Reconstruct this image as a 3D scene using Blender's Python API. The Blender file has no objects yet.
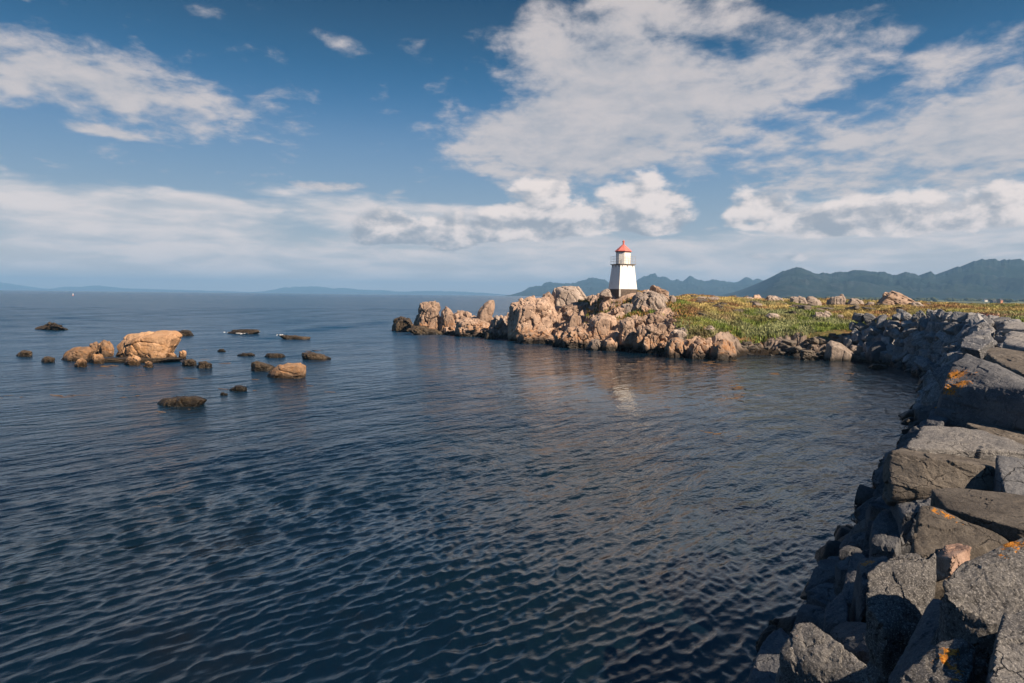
import bpy, bmesh, math, random
import numpy as np
from mathutils import Vector, Matrix
from math import radians as R

random.seed(11)
RNG = np.random.default_rng(11)
sc = bpy.context.scene
COL = sc.collection

# ------------------------------------------------------------------ camera
CAM_H, F = 5.5, 683.0
cam = bpy.data.cameras.new("camera")
cam.sensor_width = 36.0
cam.lens = 36.0 * F / 1024.0
cam.clip_start, cam.clip_end = 0.1, 200000.0
camo = bpy.data.objects.new("camera", cam)
COL.objects.link(camo)
PITCH, ROLL = math.atan((341.5 - 295.0) / F), R(0.62)
camo.matrix_world = (Matrix.Translation((0, 0, CAM_H)) @ Matrix.Rotation(R(90) - PITCH, 4, 'X')
                     @ Matrix.Rotation(ROLL, 4, 'Z'))
sc.camera = camo
CR = np.array(camo.matrix_world.to_3x3())

# ------------------------------------------------------------------ light
SUN_EL, SUN_AZ = R(37.0), math.atan2(0.76, -0.65)      # azimuth measured from +y towards +x
sdir = Vector((math.sin(SUN_AZ) * math.cos(SUN_EL), math.cos(SUN_AZ) * math.cos(SUN_EL), math.sin(SUN_EL)))
sun = bpy.data.lights.new("sun", 'SUN')
sun.energy, sun.angle, sun.color = 5.0, R(0.5), (1.0, 0.80, 0.60)
suno = bpy.data.objects.new("sun", sun)
suno.rotation_euler = sdir.to_track_quat('Z', 'Y').to_euler()
suno.location = (60, -60, 60)
COL.objects.link(suno)

sc.view_settings.view_transform = 'Standard'
sc.view_settings.look = 'None'
sc.view_settings.gamma = 1.0
sc.view_settings.use_curve_mapping = False
sc.view_settings.exposure = 0.9
sc.render.engine = 'CYCLES'
sc.cycles.use_denoising = True
try:
    sc.cycles.denoiser = 'OPENIMAGEDENOISE'
except Exception:
    pass
sc.cycles.max_bounces = 6
sc.cycles.diffuse_bounces = 2
sc.cycles.glossy_bounces = 3
sc.cycles.volume_bounces = 0
sc.cycles.caustics_reflective = False
sc.cycles.caustics_refractive = False
sc.cycles.sample_clamp_indirect = 4.0


# ------------------------------------------------------------------ pixel rays of the photograph -> places in the world
def ray(px, py):
    v = np.array([(px - 512.0) / F, -(py - 341.5) / F, -1.0])
    return CR @ v


def W(px, py, D):
    d = ray(px, py)
    t = D / d[1]
    return np.array([d[0] * t, D, CAM_H + d[2] * t])


def S(px, py, z=0.0):
    d = ray(px, py)
    t = (z - CAM_H) / d[2]
    return np.array([d[0] * t, d[1] * t, z])


def azel(px, py):
    d = ray(px, py)
    d = d / np.linalg.norm(d)
    return math.atan2(d[0], d[1]), math.asin(d[2])


# ------------------------------------------------------------------ node helper
class NT:
    def __init__(self, tree):
        self.t = tree
        self.n = tree.nodes
        self.l = tree.links

    def node(self, typ, ins=None, **props):
        nd = self.n.new(typ)
        for k, v in props.items():
            setattr(nd, k, v)
        for k, v in (ins or {}).items():
            sock = nd.inputs[k]
            if isinstance(v, bpy.types.NodeSocket):
                self.l.new(v, sock)
            else:
                sock.default_value = v
        return nd

    def math(self, op, a, b=None, c=None, clamp=False):
        ins = {0: a}
        if b is not None:
            ins[1] = b
        if c is not None:
            ins[2] = c
        return self.node('ShaderNodeMath', ins, operation=op, use_clamp=clamp).outputs[0]

    def vmath(self, op, a, b=None):
        ins = {0: a}
        if b is not None:
            ins[1] = b
        return self.node('ShaderNodeVectorMath', ins, operation=op).outputs[0]

    def noise(self, vec, scale, detail=4.0, rough=0.5, dist=0.0, out=0):
        return self.node('ShaderNodeTexNoise', {'Vector': vec, 'Scale': scale, 'Detail': detail,
                                                'Roughness': rough, 'Distortion': dist}).outputs[out]

    def mix(self, fac, a, b, blend='MIX'):
        nd = self.n.new('ShaderNodeMix')
        nd.data_type, nd.blend_type = 'RGBA', blend
        for idx, v in ((0, fac), (6, a), (7, b)):
            s = nd.inputs[idx]
            if isinstance(v, bpy.types.NodeSocket):
                self.l.new(v, s)
            else:
                s.default_value = v if idx == 0 else (v[0], v[1], v[2], 1.0)
        return nd.outputs[2]

    def smooth(self, x, lo, hi):
        nd = self.node('ShaderNodeMapRange', {'Value': x, 'From Min': lo, 'From Max': hi}, interpolation_type='SMOOTHSTEP')
        return nd.outputs[0]

    def lin(self, x, a, b, c, d):
        return self.node('ShaderNodeMapRange', {'Value': x, 'From Min': a, 'From Max': b, 'To Min': c, 'To Max': d}).outputs[0]

    def comb(self, x, y, z):
        return self.node('ShaderNodeCombineXYZ', {0: x, 1: y, 2: z}).outputs[0]


# ------------------------------------------------------------------ world: sky + clouds
world = bpy.data.worlds.new("World")
sc.world = world
world.use_nodes = True
w = NT(world.node_tree)
w.n.clear()
sky = w.node('ShaderNodeTexSky', sky_type='NISHITA', sun_disc=False, sun_elevation=SUN_EL, sun_rotation=SUN_AZ,
             altitude=0.0, air_density=1.0, dust_density=0.6, ozone_density=2.2)
tc = w.node('ShaderNodeTexCoord')
D_ = tc.outputs['Generated']
sp = w.node('ShaderNodeSeparateXYZ', {0: D_})
dx, dy, dz = sp.outputs
el = w.math('ARCSINE', dz)
az = w.math('ARCTAN2', dx, dy)


def ell(px, py, rx, ry, tilt=0.0):
    """soft blob in (azimuth, elevation): 1 in the middle, 0 at its rim"""
    a0, e0 = azel(px, py)
    ra = (azel(px + rx, py)[0] - azel(px - rx, py)[0]) / 2
    re = (azel(px, py - ry)[1] - azel(px, py + ry)[1]) / 2
    A = w.math('SUBTRACT', az, a0)
    E = w.math('SUBTRACT', el, e0)
    c, s = math.cos(R(tilt)), math.sin(R(tilt))
    u = w.math('DIVIDE', w.math('ADD', w.math('MULTIPLY', A, c), w.math('MULTIPLY', E, s)), ra)
    v = w.math('DIVIDE', w.math('SUBTRACT', w.math('MULTIPLY', E, c), w.math('MULTIPLY', A, s)), re)
    r2 = w.math('ADD', w.math('MULTIPLY', u, u), w.math('MULTIPLY', v, v))
    return w.math('SUBTRACT', 1.0, w.math('POWER', r2, 0.7), clamp=True)


def msum(lst):
    t = lst[0]
    for x in lst[1:]:
        t = w.math('ADD', t, x)
    return t


# high broken sheets, laid out on a flat layer overhead
zz = w.math('ADD', w.math('MAXIMUM', dz, 0.0), 0.18)
q = w.comb(w.math('DIVIDE', dx, zz), w.math('DIVIDE', dy, zz), 0.0)
qs = w.vmath('MULTIPLY', q, (1.25, 1.15, 1.0))
nH = w.noise(qs, 2.3, 9.0, 0.60, 0.25)
nH2 = w.noise(w.vmath('ADD', qs, (4.7, 1.3, 2.0)), 5.5, 6.0, 0.62, 0.2)
mH = msum([w.math('MULTIPLY', ell(80, 82, 230, 60, -4), 1.35), w.math('MULTIPLY', ell(610, 85, 190, 130, 10), 1.55),
           w.math('MULTIPLY', ell(560, 145, 190, 55, 3), 0.8),
           w.math('MULTIPLY', ell(790, 70, 150, 55, 20), 0.75), w.math('MULTIPLY', ell(930, 150, 240, 110, 10), 1.0),
           w.math('MULTIPLY', ell(1010, 130, 130, 60, 8), 0.6), w.math('MULTIPLY', ell(850, 110, 150, 90, 15), 0.22), w.math('MULTIPLY', ell(720, 150, 130, 50, 0), 0.3),
           w.math('MULTIPLY', ell(105, 132, 55, 8, -6), 0.9), w.math('MULTIPLY', ell(325, 187, 50, 8, 3), 0.9),
           w.math('MULTIPLY', ell(340, 45, 45, 14, -10), 0.7), w.math('MULTIPLY', ell(270, 90, 60, 60, 0), 0.45),
           w.math('MULTIPLY', ell(1300, 60, 300, 200, 0), 0.9), w.math('MULTIPLY', ell(-320, 60, 280, 160, 0), 0.8),
           w.math('MULTIPLY', ell(600, -500, 900, 200, 0), 0.2)])
vH = w.math('ADD', w.math('ADD', w.math('MULTIPLY', nH, 1.35), w.math('MULTIPLY_ADD', nH2, 1.15, -0.15)), w.math('MULTIPLY', mH, 0.48))
dH = w.math('MULTIPLY', w.smooth(vH, 1.20, 1.68), 0.90)
cH = w.mix(w.smooth(w.math('ADD', nH2, w.math('MULTIPLY', nH, 0.6)), 0.58, 1.0), (3.9, 3.95, 4.25), (5.6, 5.1, 5.0))

# long low banks of stratus
sv = w.comb(w.math('MULTIPLY', az, 3.2), w.math('MULTIPLY', el, 15.0), 0.0)
nS = w.noise(sv, 1.15, 8.0, 0.56, 0.35)
nS2 = w.noise(w.comb(w.math('MULTIPLY', az, 9.0), w.math('MULTIPLY', el, 40.0), 3.0), 1.3, 6.0, 0.55, 0.3)
mS = msum([w.math('MULTIPLY', ell(30, 205, 330, 46, -3), 1.25), w.math('MULTIPLY', ell(380, 217, 300, 30, -2), 1.15),
           w.math('MULTIPLY', ell(930, 214, 240, 40, 0), 0.95), w.math('MULTIPLY', ell(420, 262, 900, 34, 0), 1.0),
           w.math('MULTIPLY', ell(760, 245, 420, 50, 0), 0.8), w.math('MULTIPLY', ell(1500, 210, 500, 90, 0), 0.9),
           w.math('MULTIPLY', ell(-600, 210, 500, 90, 0), 0.9)])
vS = w.math('ADD', w.math('ADD', w.math('MULTIPLY', nS, 0.95), w.math('MULTIPLY', nS2, 0.75)), w.math('MULTIPLY', mS, 0.60))
dS = w.math('MULTIPLY', w.smooth(vS, 1.06, 1.42), 0.9)
cS = w.mix(w.smooth(w.math('ADD', nS2, w.math('MULTIPLY', nS, 0.5)), 0.55, 0.95), (4.6, 4.7, 5.0), (7.2, 6.4, 6.1))

# heaped cumulus with flat bases over the horizon
cv = w.comb(w.math('MULTIPLY', az, 8.0), w.math('MULTIPLY', el, 13.0), 1.0)
nC = w.noise(cv, 2.1, 8.0, 0.55, 0.15)
nC_up = w.noise(w.vmath('ADD', cv, (0.10, 0.16, 0.0)), 2.1, 6.0, 0.55, 0.15)


def cumulus(px, py, rx, ry, k):
    """heap: round top, cut flat at its base py"""
    e_base = azel(px, py)[1]
    cut = w.smooth(w.math('ADD', el, w.math('MULTIPLY', w.math('SUBTRACT', nS2, 0.5), 0.03)), e_base - 0.010, e_base + 0.014)
    return w.math('MULTIPLY', w.math('MULTIPLY', ell(px, py - ry * 0.28, rx, ry), cut), k)


mC = msum([cumulus(378, 247, 46, 38, 1.7), cumulus(535, 243, 68, 58, 1.45), cumulus(445, 249, 66, 38, 1.35),
           cumulus(640, 238, 72, 66, 1.6), cumulus(757, 228, 52, 42, 1.6), cumulus(910, 236, 130, 52, 1.2),
           cumulus(1030, 225, 80, 50, 1.1), cumulus(825, 240, 60, 32, 1.15), cumulus(555, 197, 26, 14, 1.0), cumulus(490, 262, 120, 14, 0.6), cumulus(770, 264, 150, 16, 0.75)])
vC = w.math('ADD', w.math('MULTIPLY_ADD', w.math('SUBTRACT', nC, 0.5), 1.3, 0.5), w.math('MULTIPLY', mC, 0.56))
dC = w.math('MULTIPLY', w.smooth(vC, 0.76, 1.0), 0.92)
lit = w.math('MULTIPLY', w.math('SUBTRACT', nC, nC_up), 1.6)
hgt = w.lin(el, azel(512, 250)[1], azel(512, 200)[1], 0.0, 1.0)
shade = w.math('ADD', w.math('ADD', w.math('MULTIPLY', hgt, 0.65), w.math('MULTIPLY', w.lin(lit, -0.25, 0.25, -0.5, 0.7), 0.8)), w.math('MULTIPLY', w.math('SUBTRACT', nC, 0.45), 0.9))
cC = w.mix(w.smooth(shade, -0.08, 1.0), (3.0, 3.2, 3.6), (8.0, 7.0, 6.5))

ramp = w.n.new('ShaderNodeValToRGB')
ramp.color_ramp.interpolation = 'CARDINAL'
STOPS = [(0.0, (0.78, 0.66, 0.60)), (0.055, (0.38, 0.45, 0.525)), (0.15, (0.090, 0.222, 0.415)), (0.25, (0.005, 0.060, 0.150)), (0.40, (0.012, 0.080, 0.215)), (1.0, (0.018, 0.085, 0.24))]
for k_, (pos_, c_) in enumerate(STOPS):
    e_ = ramp.color_ramp.elements[k_] if k_ < 1 else (ramp.color_ramp.elements[-1] if k_ == len(STOPS) - 1 else ramp.color_ramp.elements.new(pos_))
    e_.position = pos_
    e_.color = (*c_, 1)
w.l.new(w.math('DIVIDE', w.math('MAXIMUM', el, 0.0), R(90)), ramp.inputs[0])
deep_sky = w.mix(1.0, ramp.outputs[0], (8.6, 8.6, 8.6), 'MULTIPLY')
skyc = w.mix(0.94, w.mix(1.0, sky.outputs[0], (0.45, 0.5, 0.5), 'MULTIPLY'), deep_sky)
c1 = w.mix(dH, skyc, cH)
c2 = w.mix(dS, c1, cS)
c3 = w.mix(dC, c2, cC)
bg = w.node('ShaderNodeBackground', {'Color': c3, 'Strength': 0.064})
wo = w.node('ShaderNodeOutputWorld', {'Surface': bg.outputs[0]})
world.cycles.sampling_method = 'MANUAL'
world.cycles.sample_map_resolution = 512


# ------------------------------------------------------------------ numpy noise
def _hash(ix, iy, iz, k=0):
    h = (ix.astype(np.int64) * 374761393 + iy.astype(np.int64) * 668265263 + iz.astype(np.int64) * 2147483647 + k * 974634777) & 0xFFFFFFFF
    h = ((h ^ (h >> 13)) * 1274126177) & 0xFFFFFFFF
    h = ((h ^ (h >> 16)) * 2246822519) & 0xFFFFFFFF
    return ((h ^ (h >> 15)) & 0xFFFFFF) / float(0xFFFFFF)


def vnoise(P, k=0):
    i = np.floor(P)
    f = P - i
    u = f * f * f * (f * (f * 6 - 15) + 10)
    i = i.astype(np.int64)
    r = 0
    for a in (0, 1):
        for b in (0, 1):
            for c in (0, 1):
                wgt = (u[:, 0] if a else 1 - u[:, 0]) * (u[:, 1] if b else 1 - u[:, 1]) * (u[:, 2] if c else 1 - u[:, 2])
                r = r + wgt * _hash(i[:, 0] + a, i[:, 1] + b, i[:, 2] + c, k)
    return r * 2 - 1


def fbm(P, octv=4, gain=0.5, k=0):
    s, a, t = 0, 1.0, 0
    for o in range(octv):
        s = s + a * vnoise(P * (2.03 ** o) + 17.3 * o, k + o)
        t += a
        a *= gain
    return s / t


def worley(P, k=0):
    i = np.floor(P).astype(np.int64)
    f1 = np.full(len(P), 9.0)
    f2 = np.full(len(P), 9.0)
    cid = np.zeros(len(P))
    for a in (-1, 0, 1):
        for b in (-1, 0, 1):
            for c in (-1, 0, 1):
                jx, jy, jz = i[:, 0] + a, i[:, 1] + b, i[:, 2] + c
                q = np.stack([jx + _hash(jx, jy, jz, k + 1), jy + _hash(jx, jy, jz, k + 2), jz + _hash(jx, jy, jz, k + 3)], 1)
                d = np.linalg.norm(P - q, axis=1)
                near = d < f1
                f2 = np.where(near, f1, np.minimum(f2, d))
                cid = np.where(near, _hash(jx, jy, jz, k + 4), cid)
                f1 = np.where(near, d, f1)
    return f1, f2, cid


def facets(P, k=0):
    """jointed rock: box-like cells, each with its own step and its own tilted face"""
    i = np.floor(P).astype(np.int64)
    f1 = np.full(len(P), 9.0)
    f2 = np.full(len(P), 9.0)
    out = np.zeros(len(P))
    for a in (-1, 0, 1):
        for b in (-1, 0, 1):
            for c in (-1, 0, 1):
                jx, jy, jz = i[:, 0] + a, i[:, 1] + b, i[:, 2] + c
                dv = P - np.stack([jx + 0.1 + 0.8 * _hash(jx, jy, jz, k + 1), jy + 0.1 + 0.8 * _hash(jx, jy, jz, k + 2), jz + 0.1 + 0.8 * _hash(jx, jy, jz, k + 3)], 1)
                ad = np.abs(dv)
                d = 0.65 * ad.max(1) + 0.35 * ad.sum(1) * 0.6
                near = d < f1
                tilt = sum((_hash(jx, jy, jz, k + 5 + m) - 0.5) * dv[:, m] for m in range(3))
                f2 = np.where(near, f1, np.minimum(f2, d))
                out = np.where(near, (_hash(jx, jy, jz, k + 4) - 0.5) + 1.5 * tilt, out)
                f1 = np.where(near, d, f1)
    return out, f2 - f1


# ------------------------------------------------------------------ mesh helpers
def mesh_from(name, V, Fc, smooth=True):
    """V (n,3); Fc (m,3) or (m,4) int array"""
    me = bpy.data.meshes.new(name)
    V = np.asarray(V, dtype=np.float32)
    Fc = np.asarray(Fc, dtype=np.int32)
    n, m = Fc.shape
    me.vertices.add(len(V))
    me.vertices.foreach_set("co", V.ravel())
    me.loops.add(n * m)
    me.loops.foreach_set("vertex_index", Fc.ravel())
    me.polygons.add(n)
    me.polygons.foreach_set("loop_start", np.arange(0, n * m, m, dtype=np.int32))
    me.polygons.foreach_set("use_smooth", np.full(n, smooth, dtype=bool))
    me.update(calc_edges=True)
    me.validate()
    return me


def link(name, me, mat=None, parent=None, loc=None):
    o = bpy.data.objects.new(name, me)
    COL.objects.link(o)
    if mat and me is not None and not me.materials:
        me.materials.append(mat)
    if parent:
        o.parent = parent
    if loc is not None:
        o.location = loc
    return o


def fattr(me, name, arr):
    a = me.attributes.new(name, 'FLOAT', 'POINT')
    a.data.foreach_set("value", np.asarray(arr, dtype=np.float32))


def cattr(me, name, arr):
    a = me.attributes.new(name, 'FLOAT_COLOR', 'POINT')
    arr = np.concatenate([np.asarray(arr), np.ones((len(arr), 1))], 1)
    a.data.foreach_set("color", arr.astype(np.float32).ravel())


def tag(o, label=None, cat=None, group=None, kind=None):
    if label:
        o['label'] = label
    if cat:
        o['category'] = cat
    if group:
        o['group'] = group
    if kind:
        o['kind'] = kind
    return o


def bm_obj(name, bm, mat, parent=None, smooth=False):
    me = bpy.data.meshes.new(name)
    bmesh.ops.recalc_face_normals(bm, faces=bm.faces)
    bm.to_mesh(me)
    bm.free()
    for p in me.polygons:
        p.use_smooth = smooth
    return link(name, me, mat, parent)


_ico = {}


def ico(level):
    if level not in _ico:
        bm = bmesh.new()
        bmesh.ops.create_icosphere(bm, subdivisions=level, radius=1.0)
        V = np.array([v.co[:] for v in bm.verts])
        Fc = np.array([[v.index for v in f.verts] for f in bm.faces])
        bm.free()
        _ico[level] = (V / np.linalg.norm(V, axis=1)[:, None], Fc)
    return _ico[level]


def hull_planes(P):
    bm = bmesh.new()
    for p in P:
        bm.verts.new(p)
    bmesh.ops.convex_hull(bm, input=bm.verts)
    bm.normal_update()
    c = P.mean(0)
    N, H = [], []
    for f in bm.faces:
        if f.calc_area() < 1e-6:
            continue
        n = np.array(f.normal[:])
        h = float(np.dot(np.array(f.verts[0].co[:]) - c, n))
        if h < 0:
            n, h = -n, -h
        if h < 1e-4:
            continue
        if any(np.dot(n, a) > 0.9995 for a in N):
            continue
        N.append(n)
        H.append(h)
    bm.free()
    return c, np.array(N), np.array(H)


def rock_shape(P, level, seed, p=16, chips=5, chip=(0.84, 0.97), amp=0.05, crag=0.0, crag_scale=(1.0, 1.0, 1.0), freq=1.0, blocks=0, inset=0.84, cw=1.0):
    """solid from a convex hull of real points, its edges worn, corners chipped, surface broken"""
    rng = np.random.default_rng(seed)
    P = np.asarray(P, float)
    lo, hi = P.min(0), P.max(0)
    half = np.maximum((hi - lo) / 2, 1e-3)
    mid = (lo + hi) / 2
    Q = (P - mid) / half
    c, N, H = hull_planes(Q)
    for _ in range(chips):
        n = rng.normal(size=3)
        n /= np.linalg.norm(n)
        sup = float(((Q - c) @ n).max())
        N = np.vstack([N, n])
        H = np.append(H, sup * rng.uniform(*chip))
    V, Fc = ico(level)
    dots = np.maximum(V @ N.T, 0) / H[None]
    r = 1.0 / np.maximum((dots ** p).sum(1) ** (1.0 / p), 1e-6)
    if blocks:                                  # broken stone: some blocks keep the full outline, the rest has spalled off
        rb = r * inset
        for _ in range(blocks):
            k = rng.integers(3, 5)
            nn = rng.normal(size=(k, 3))
            nn /= np.linalg.norm(nn, axis=1)[:, None]
            hh = rng.uniform(0.25, 0.75, k)
            db = np.maximum(V @ nn.T, 0) / hh[None]
            r2 = 1.0 / np.maximum(((np.concatenate([dots, db], 1)) ** 40).sum(1) ** (1.0 / 40), 1e-6)
            rb = np.maximum(rb, r2)
        r = rb
    X = (c + V * r[:, None]) * half + mid
    size = float(half.mean())
    ctr = c * half + mid
    rad = X - ctr
    ln = np.linalg.norm(rad, axis=1)
    u = rad / ln[:, None]
    off = rng.uniform(-50, 50, 3)
    Pn = X * freq / max(size, 1e-3) + off
    d = amp * size * (fbm(Pn * 1.3, 5, 0.52) + 0.35 * np.abs(fbm(Pn * 3.1 + 9, 4, 0.55)))
    if crag > 0:
        cs = np.asarray(crag_scale, float)
        rot = np.array(Matrix.Rotation(rng.uniform(-0.35, 0.35), 3, 'Y') @ Matrix.Rotation(rng.uniform(-0.5, 0.5), 3, 'Z'))
        wv = X + 0.14 * np.stack([fbm(X * 1.1 + off, 2), fbm(X * 1.1 + off + 31, 2), fbm(X * 1.1 + off + 63, 2)], 1)
        h1, e1 = facets((wv @ rot) / (cs * 1.7) + off)
        h2, e2 = facets((wv @ rot) / (cs * 0.62) + off + 7)
        d = d + crag * (1.15 * h1 - 0.15 - 0.9 * cw * np.exp(-e1 / 0.035)) + crag * 0.42 * (h2 - 0.6 * cw * np.exp(-e2 / 0.03))
    X = X + u * np.maximum(d, -0.45 * ln)[:, None]
    return X, Fc


def rock_obj(name, P, level, seed, mat, lichen=None, smooth=True, **kw):
    X, Fc = rock_shape(P, level, seed, **kw)
    base = np.array([X[:, 0].mean(), X[:, 1].mean(), X[:, 2].min()])
    me = mesh_from(name, X - base, Fc, smooth)
    if lichen:
        a = np.zeros(len(X))
        for (q, s) in lichen:
            a = np.maximum(a, np.exp(-(np.linalg.norm(X - q, axis=1) / s) ** 2))
        fattr(me, "lichen", a)
    return link(name, me, mat, None, base)


# ------------------------------------------------------------------ materials
def new_mat(name):
    m = bpy.data.materials.new(name)
    m.use_nodes = True
    t = NT(m.node_tree)
    t.n.clear()
    out = t.node('ShaderNodeOutputMaterial')
    b = t.node('ShaderNodeBsdfPrincipled')
    t.l.new(b.outputs[0], out.inputs[0])
    return m, t, b


def setc(sock, t, v):
    if isinstance(v, bpy.types.NodeSocket):
        t.l.new(v, sock)
    else:
        sock.default_value = v


def rock_mat(name, ca, cb, cdark, scale=1.0, speck=0.0, speck_scale=60.0, tide=(0.1, 0.7), weed=(0.012, 0.010, 0.007),
             bump=0.05, band=None, lichen=True, streak=0.0, rough=0.9):
    """stone: two tints in broad clouds, dark mineral stains, optional grains, a real tide line of dark weed at sea level"""
    m, t, b = new_mat(name)
    geo = t.node('ShaderNodeNewGeometry')
    oi = t.node('ShaderNodeObjectInfo')
    pos = geo.outputs['Position']
    vec = t.vmath('ADD', pos, t.vmath('MULTIPLY', t.comb(oi.outputs['Random'], oi.outputs['Random'], oi.outputs['Random']), (31.0, 17.0, 7.0)))
    n1 = t.noise(vec, 0.9 * scale, 6, 0.6, 0.4)
    n2 = t.noise(vec, 4.5 * scale, 7, 0.65, 0.3)
    n3 = t.noise(t.vmath('MULTIPLY', vec, (1.0, 1.0, 0.25 if streak else 1.0)), 9.0 * scale, 5, 0.6, 0.6)
    col = t.mix(t.smooth(n1, 0.38, 0.62), ca, cb)
    col = t.mix(t.math('MULTIPLY', t.smooth(n2, 0.50, 0.72), 0.75), col, cdark)
    col = t.mix(t.math('MULTIPLY', t.smooth(n3, 0.56, 0.70), 0.45), col, tuple(min(1, 1.55 * x) for x in cb))
    wob = t.node('ShaderNodeTexNoise', {'Vector': vec, 'Scale': 2.2 * scale, 'Detail': 4.0, 'Roughness': 0.6})
    cvec = t.vmath('ADD', t.vmath('MULTIPLY', vec, (1.0, 1.0, 1.5)), t.vmath('MULTIPLY', wob.outputs['Color'], (0.45 / scale, 0.45 / scale, 0.45 / scale)))
    vor = t.node('ShaderNodeTexVoronoi', {'Vector': cvec, 'Scale': 1.15 * scale}, feature='DISTANCE_TO_EDGE')
    crack = t.math('MULTIPLY', t.math('SUBTRACT', 1.0, t.smooth(vor.outputs['Distance'], 0.003, 0.018)), t.smooth(n1, 0.50, 0.62))
    col = t.mix(t.math('MULTIPLY', crack, 0.75), col, tuple(0.35 * x for x in cdark))
    val = t.math('MULTIPLY_ADD', oi.outputs['Random'], 0.55, 0.72)
    col = t.mix(1.0, col, t.comb(val, val, val), 'MULTIPLY')
    if speck:
        s1 = t.noise(vec, speck_scale, 3, 0.7)
        s2 = t.noise(t.vmath('ADD', vec, (5.0, 5.0, 5.0)), speck_scale * 0.45, 3, 0.7)
        col = t.mix(t.math('MULTIPLY', t.smooth(s1, 0.52, 0.62), speck), col, tuple(min(1, 2.3 * x) for x in cb))
        col = t.mix(t.math('MULTIPLY', t.smooth(s2, 0.54, 0.64), speck), col, tuple(0.25 * x for x in ca))
    z = t.node('ShaderNodeSeparateXYZ', {0: pos}).outputs[2]
    zn = t.math('ADD', z, t.math('MULTIPLY', t.math('SUBTRACT', n1, 0.5), 1.1))
    if band:
        bf = t.math('MULTIPLY', t.smooth(zn, band[0], band[0] + 0.3), t.math('SUBTRACT', 1.0, t.smooth(zn, band[1], band[1] + 0.9)))
        col = t.mix(t.math('MULTIPLY', t.math('MULTIPLY', bf, t.smooth(n2, 0.40, 0.64)), 0.55), col, band[2])
    if lichen:
        at = t.node('ShaderNodeAttribute', attribute_name="lichen")
        ln = t.noise(vec, 22.0, 5, 0.7, 0.5)
        lf = t.smooth(t.math('ADD', at.outputs['Fac'], t.math('MULTIPLY', t.math('SUBTRACT', ln, 0.5), 3.6)), 0.50, 0.72)
        lf = t.math('MULTIPLY', lf, t.smooth(at.outputs['Fac'], 0.03, 0.15))
        col = t.mix(lf, col, t.mix(t.smooth(t.noise(vec, 70.0, 3, 0.7), 0.38, 0.62), (0.26, 0.085, 0.008), (0.55, 0.24, 0.03)))
    roughs = rough
    if tide:
        tf = t.math('SUBTRACT', 1.0, t.smooth(zn, tide[0], tide[1]))
        col = t.mix(tf, col, weed)
        roughs = t.lin(tf, 0.0, 1.0, rough, 0.42)
    setc(b.inputs['Base Color'], t, col)
    setc(b.inputs['Roughness'], t, roughs)
    b.inputs['Specular IOR Level'].default_value = 0.3
    hb = t.math('ADD', t.math('MULTIPLY', n2, 0.6), t.math('ADD', t.math('MULTIPLY', n3, 0.3), t.math('MULTIPLY', t.noise(vec, 30.0 * scale, 5, 0.75), 0.30)))
    hb = t.math('SUBTRACT', hb, t.math('MULTIPLY', crack, 0.7))
    bp = t.node('ShaderNodeBump', {'Height': hb, 'Strength': 1.0, 'Distance': bump * 1.6})
    t.l.new(bp.outputs[0], b.inputs['Normal'])
    return m


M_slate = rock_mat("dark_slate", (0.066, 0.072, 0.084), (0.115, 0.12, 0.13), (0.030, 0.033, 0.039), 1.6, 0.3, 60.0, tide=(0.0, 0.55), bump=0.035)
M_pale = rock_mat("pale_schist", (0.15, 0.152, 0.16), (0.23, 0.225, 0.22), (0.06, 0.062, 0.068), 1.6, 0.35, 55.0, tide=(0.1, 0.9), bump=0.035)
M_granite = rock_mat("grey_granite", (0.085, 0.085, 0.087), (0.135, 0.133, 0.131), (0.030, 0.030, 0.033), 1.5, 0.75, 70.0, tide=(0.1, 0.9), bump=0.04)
M_brown = rock_mat("brown_sandstone", (0.080, 0.071, 0.062), (0.13, 0.117, 0.102), (0.030, 0.026, 0.023), 1.6, 0.2, 60.0, tide=(0.1, 0.9), bump=0.03, streak=1)
M_pink = rock_mat("pink_stone", (0.26, 0.17, 0.13), (0.34, 0.24, 0.19), (0.16, 0.10, 0.08), 1.5, 0.2, 60.0, tide=None, bump=0.02)
M_wall = rock_mat("wall_stone", (0.115, 0.123, 0.138), (0.23, 0.232, 0.238), (0.050, 0.053, 0.060), 0.9, 0.3, 18.0, tide=(0.1, 0.8), bump=0.05)
M_head = rock_mat("headland_rock", (0.29, 0.205, 0.155), (0.39, 0.29, 0.225), (0.065, 0.046, 0.036), 0.55, 0.0, tide=(0.22, 0.95), weed=(0.016, 0.012, 0.008),
                  bump=0.10, band=(0.45, 1.3, (0.42, 0.20, 0.075)), streak=1)
M_headgrey = rock_mat("headland_grey_rock", (0.23, 0.19, 0.165), (0.32, 0.27, 0.235), (0.095, 0.078, 0.066), 0.55, 0.0, tide=(0.05, 0.6), bump=0.10, streak=1)
M_skerry = rock_mat("skerry_rock", (0.36, 0.215, 0.12), (0.48, 0.31, 0.19), (0.10, 0.058, 0.034), 0.9, 0.0, tide=(0.1, 0.65), weed=(0.040, 0.025, 0.012),
                    bump=0.06, band=(0.2, 0.7, (0.42, 0.22, 0.08)))
M_skerrydark = rock_mat("dark_skerry_rock", (0.16, 0.105, 0.068), (0.27, 0.18, 0.115), (0.055, 0.037, 0.026), 0.6, 0.0, tide=(0.0, 0.5), weed=(0.030, 0.020, 0.011),
                        bump=0.08, band=(0.2, 0.8, (0.36, 0.18, 0.07)))
M_wet = rock_mat("wet_rock", (0.040, 0.030, 0.020), (0.075, 0.055, 0.035), (0.014, 0.011, 0.008), 1.0, 0.0, tide=(0.0, 0.35), bump=0.06, rough=0.55)
M_shore = rock_mat("shore_stone", (0.085, 0.072, 0.060), (0.15, 0.13, 0.11), (0.03, 0.026, 0.023), 0.8, 0.0, tide=(0.05, 0.6), bump=0.06)


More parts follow.
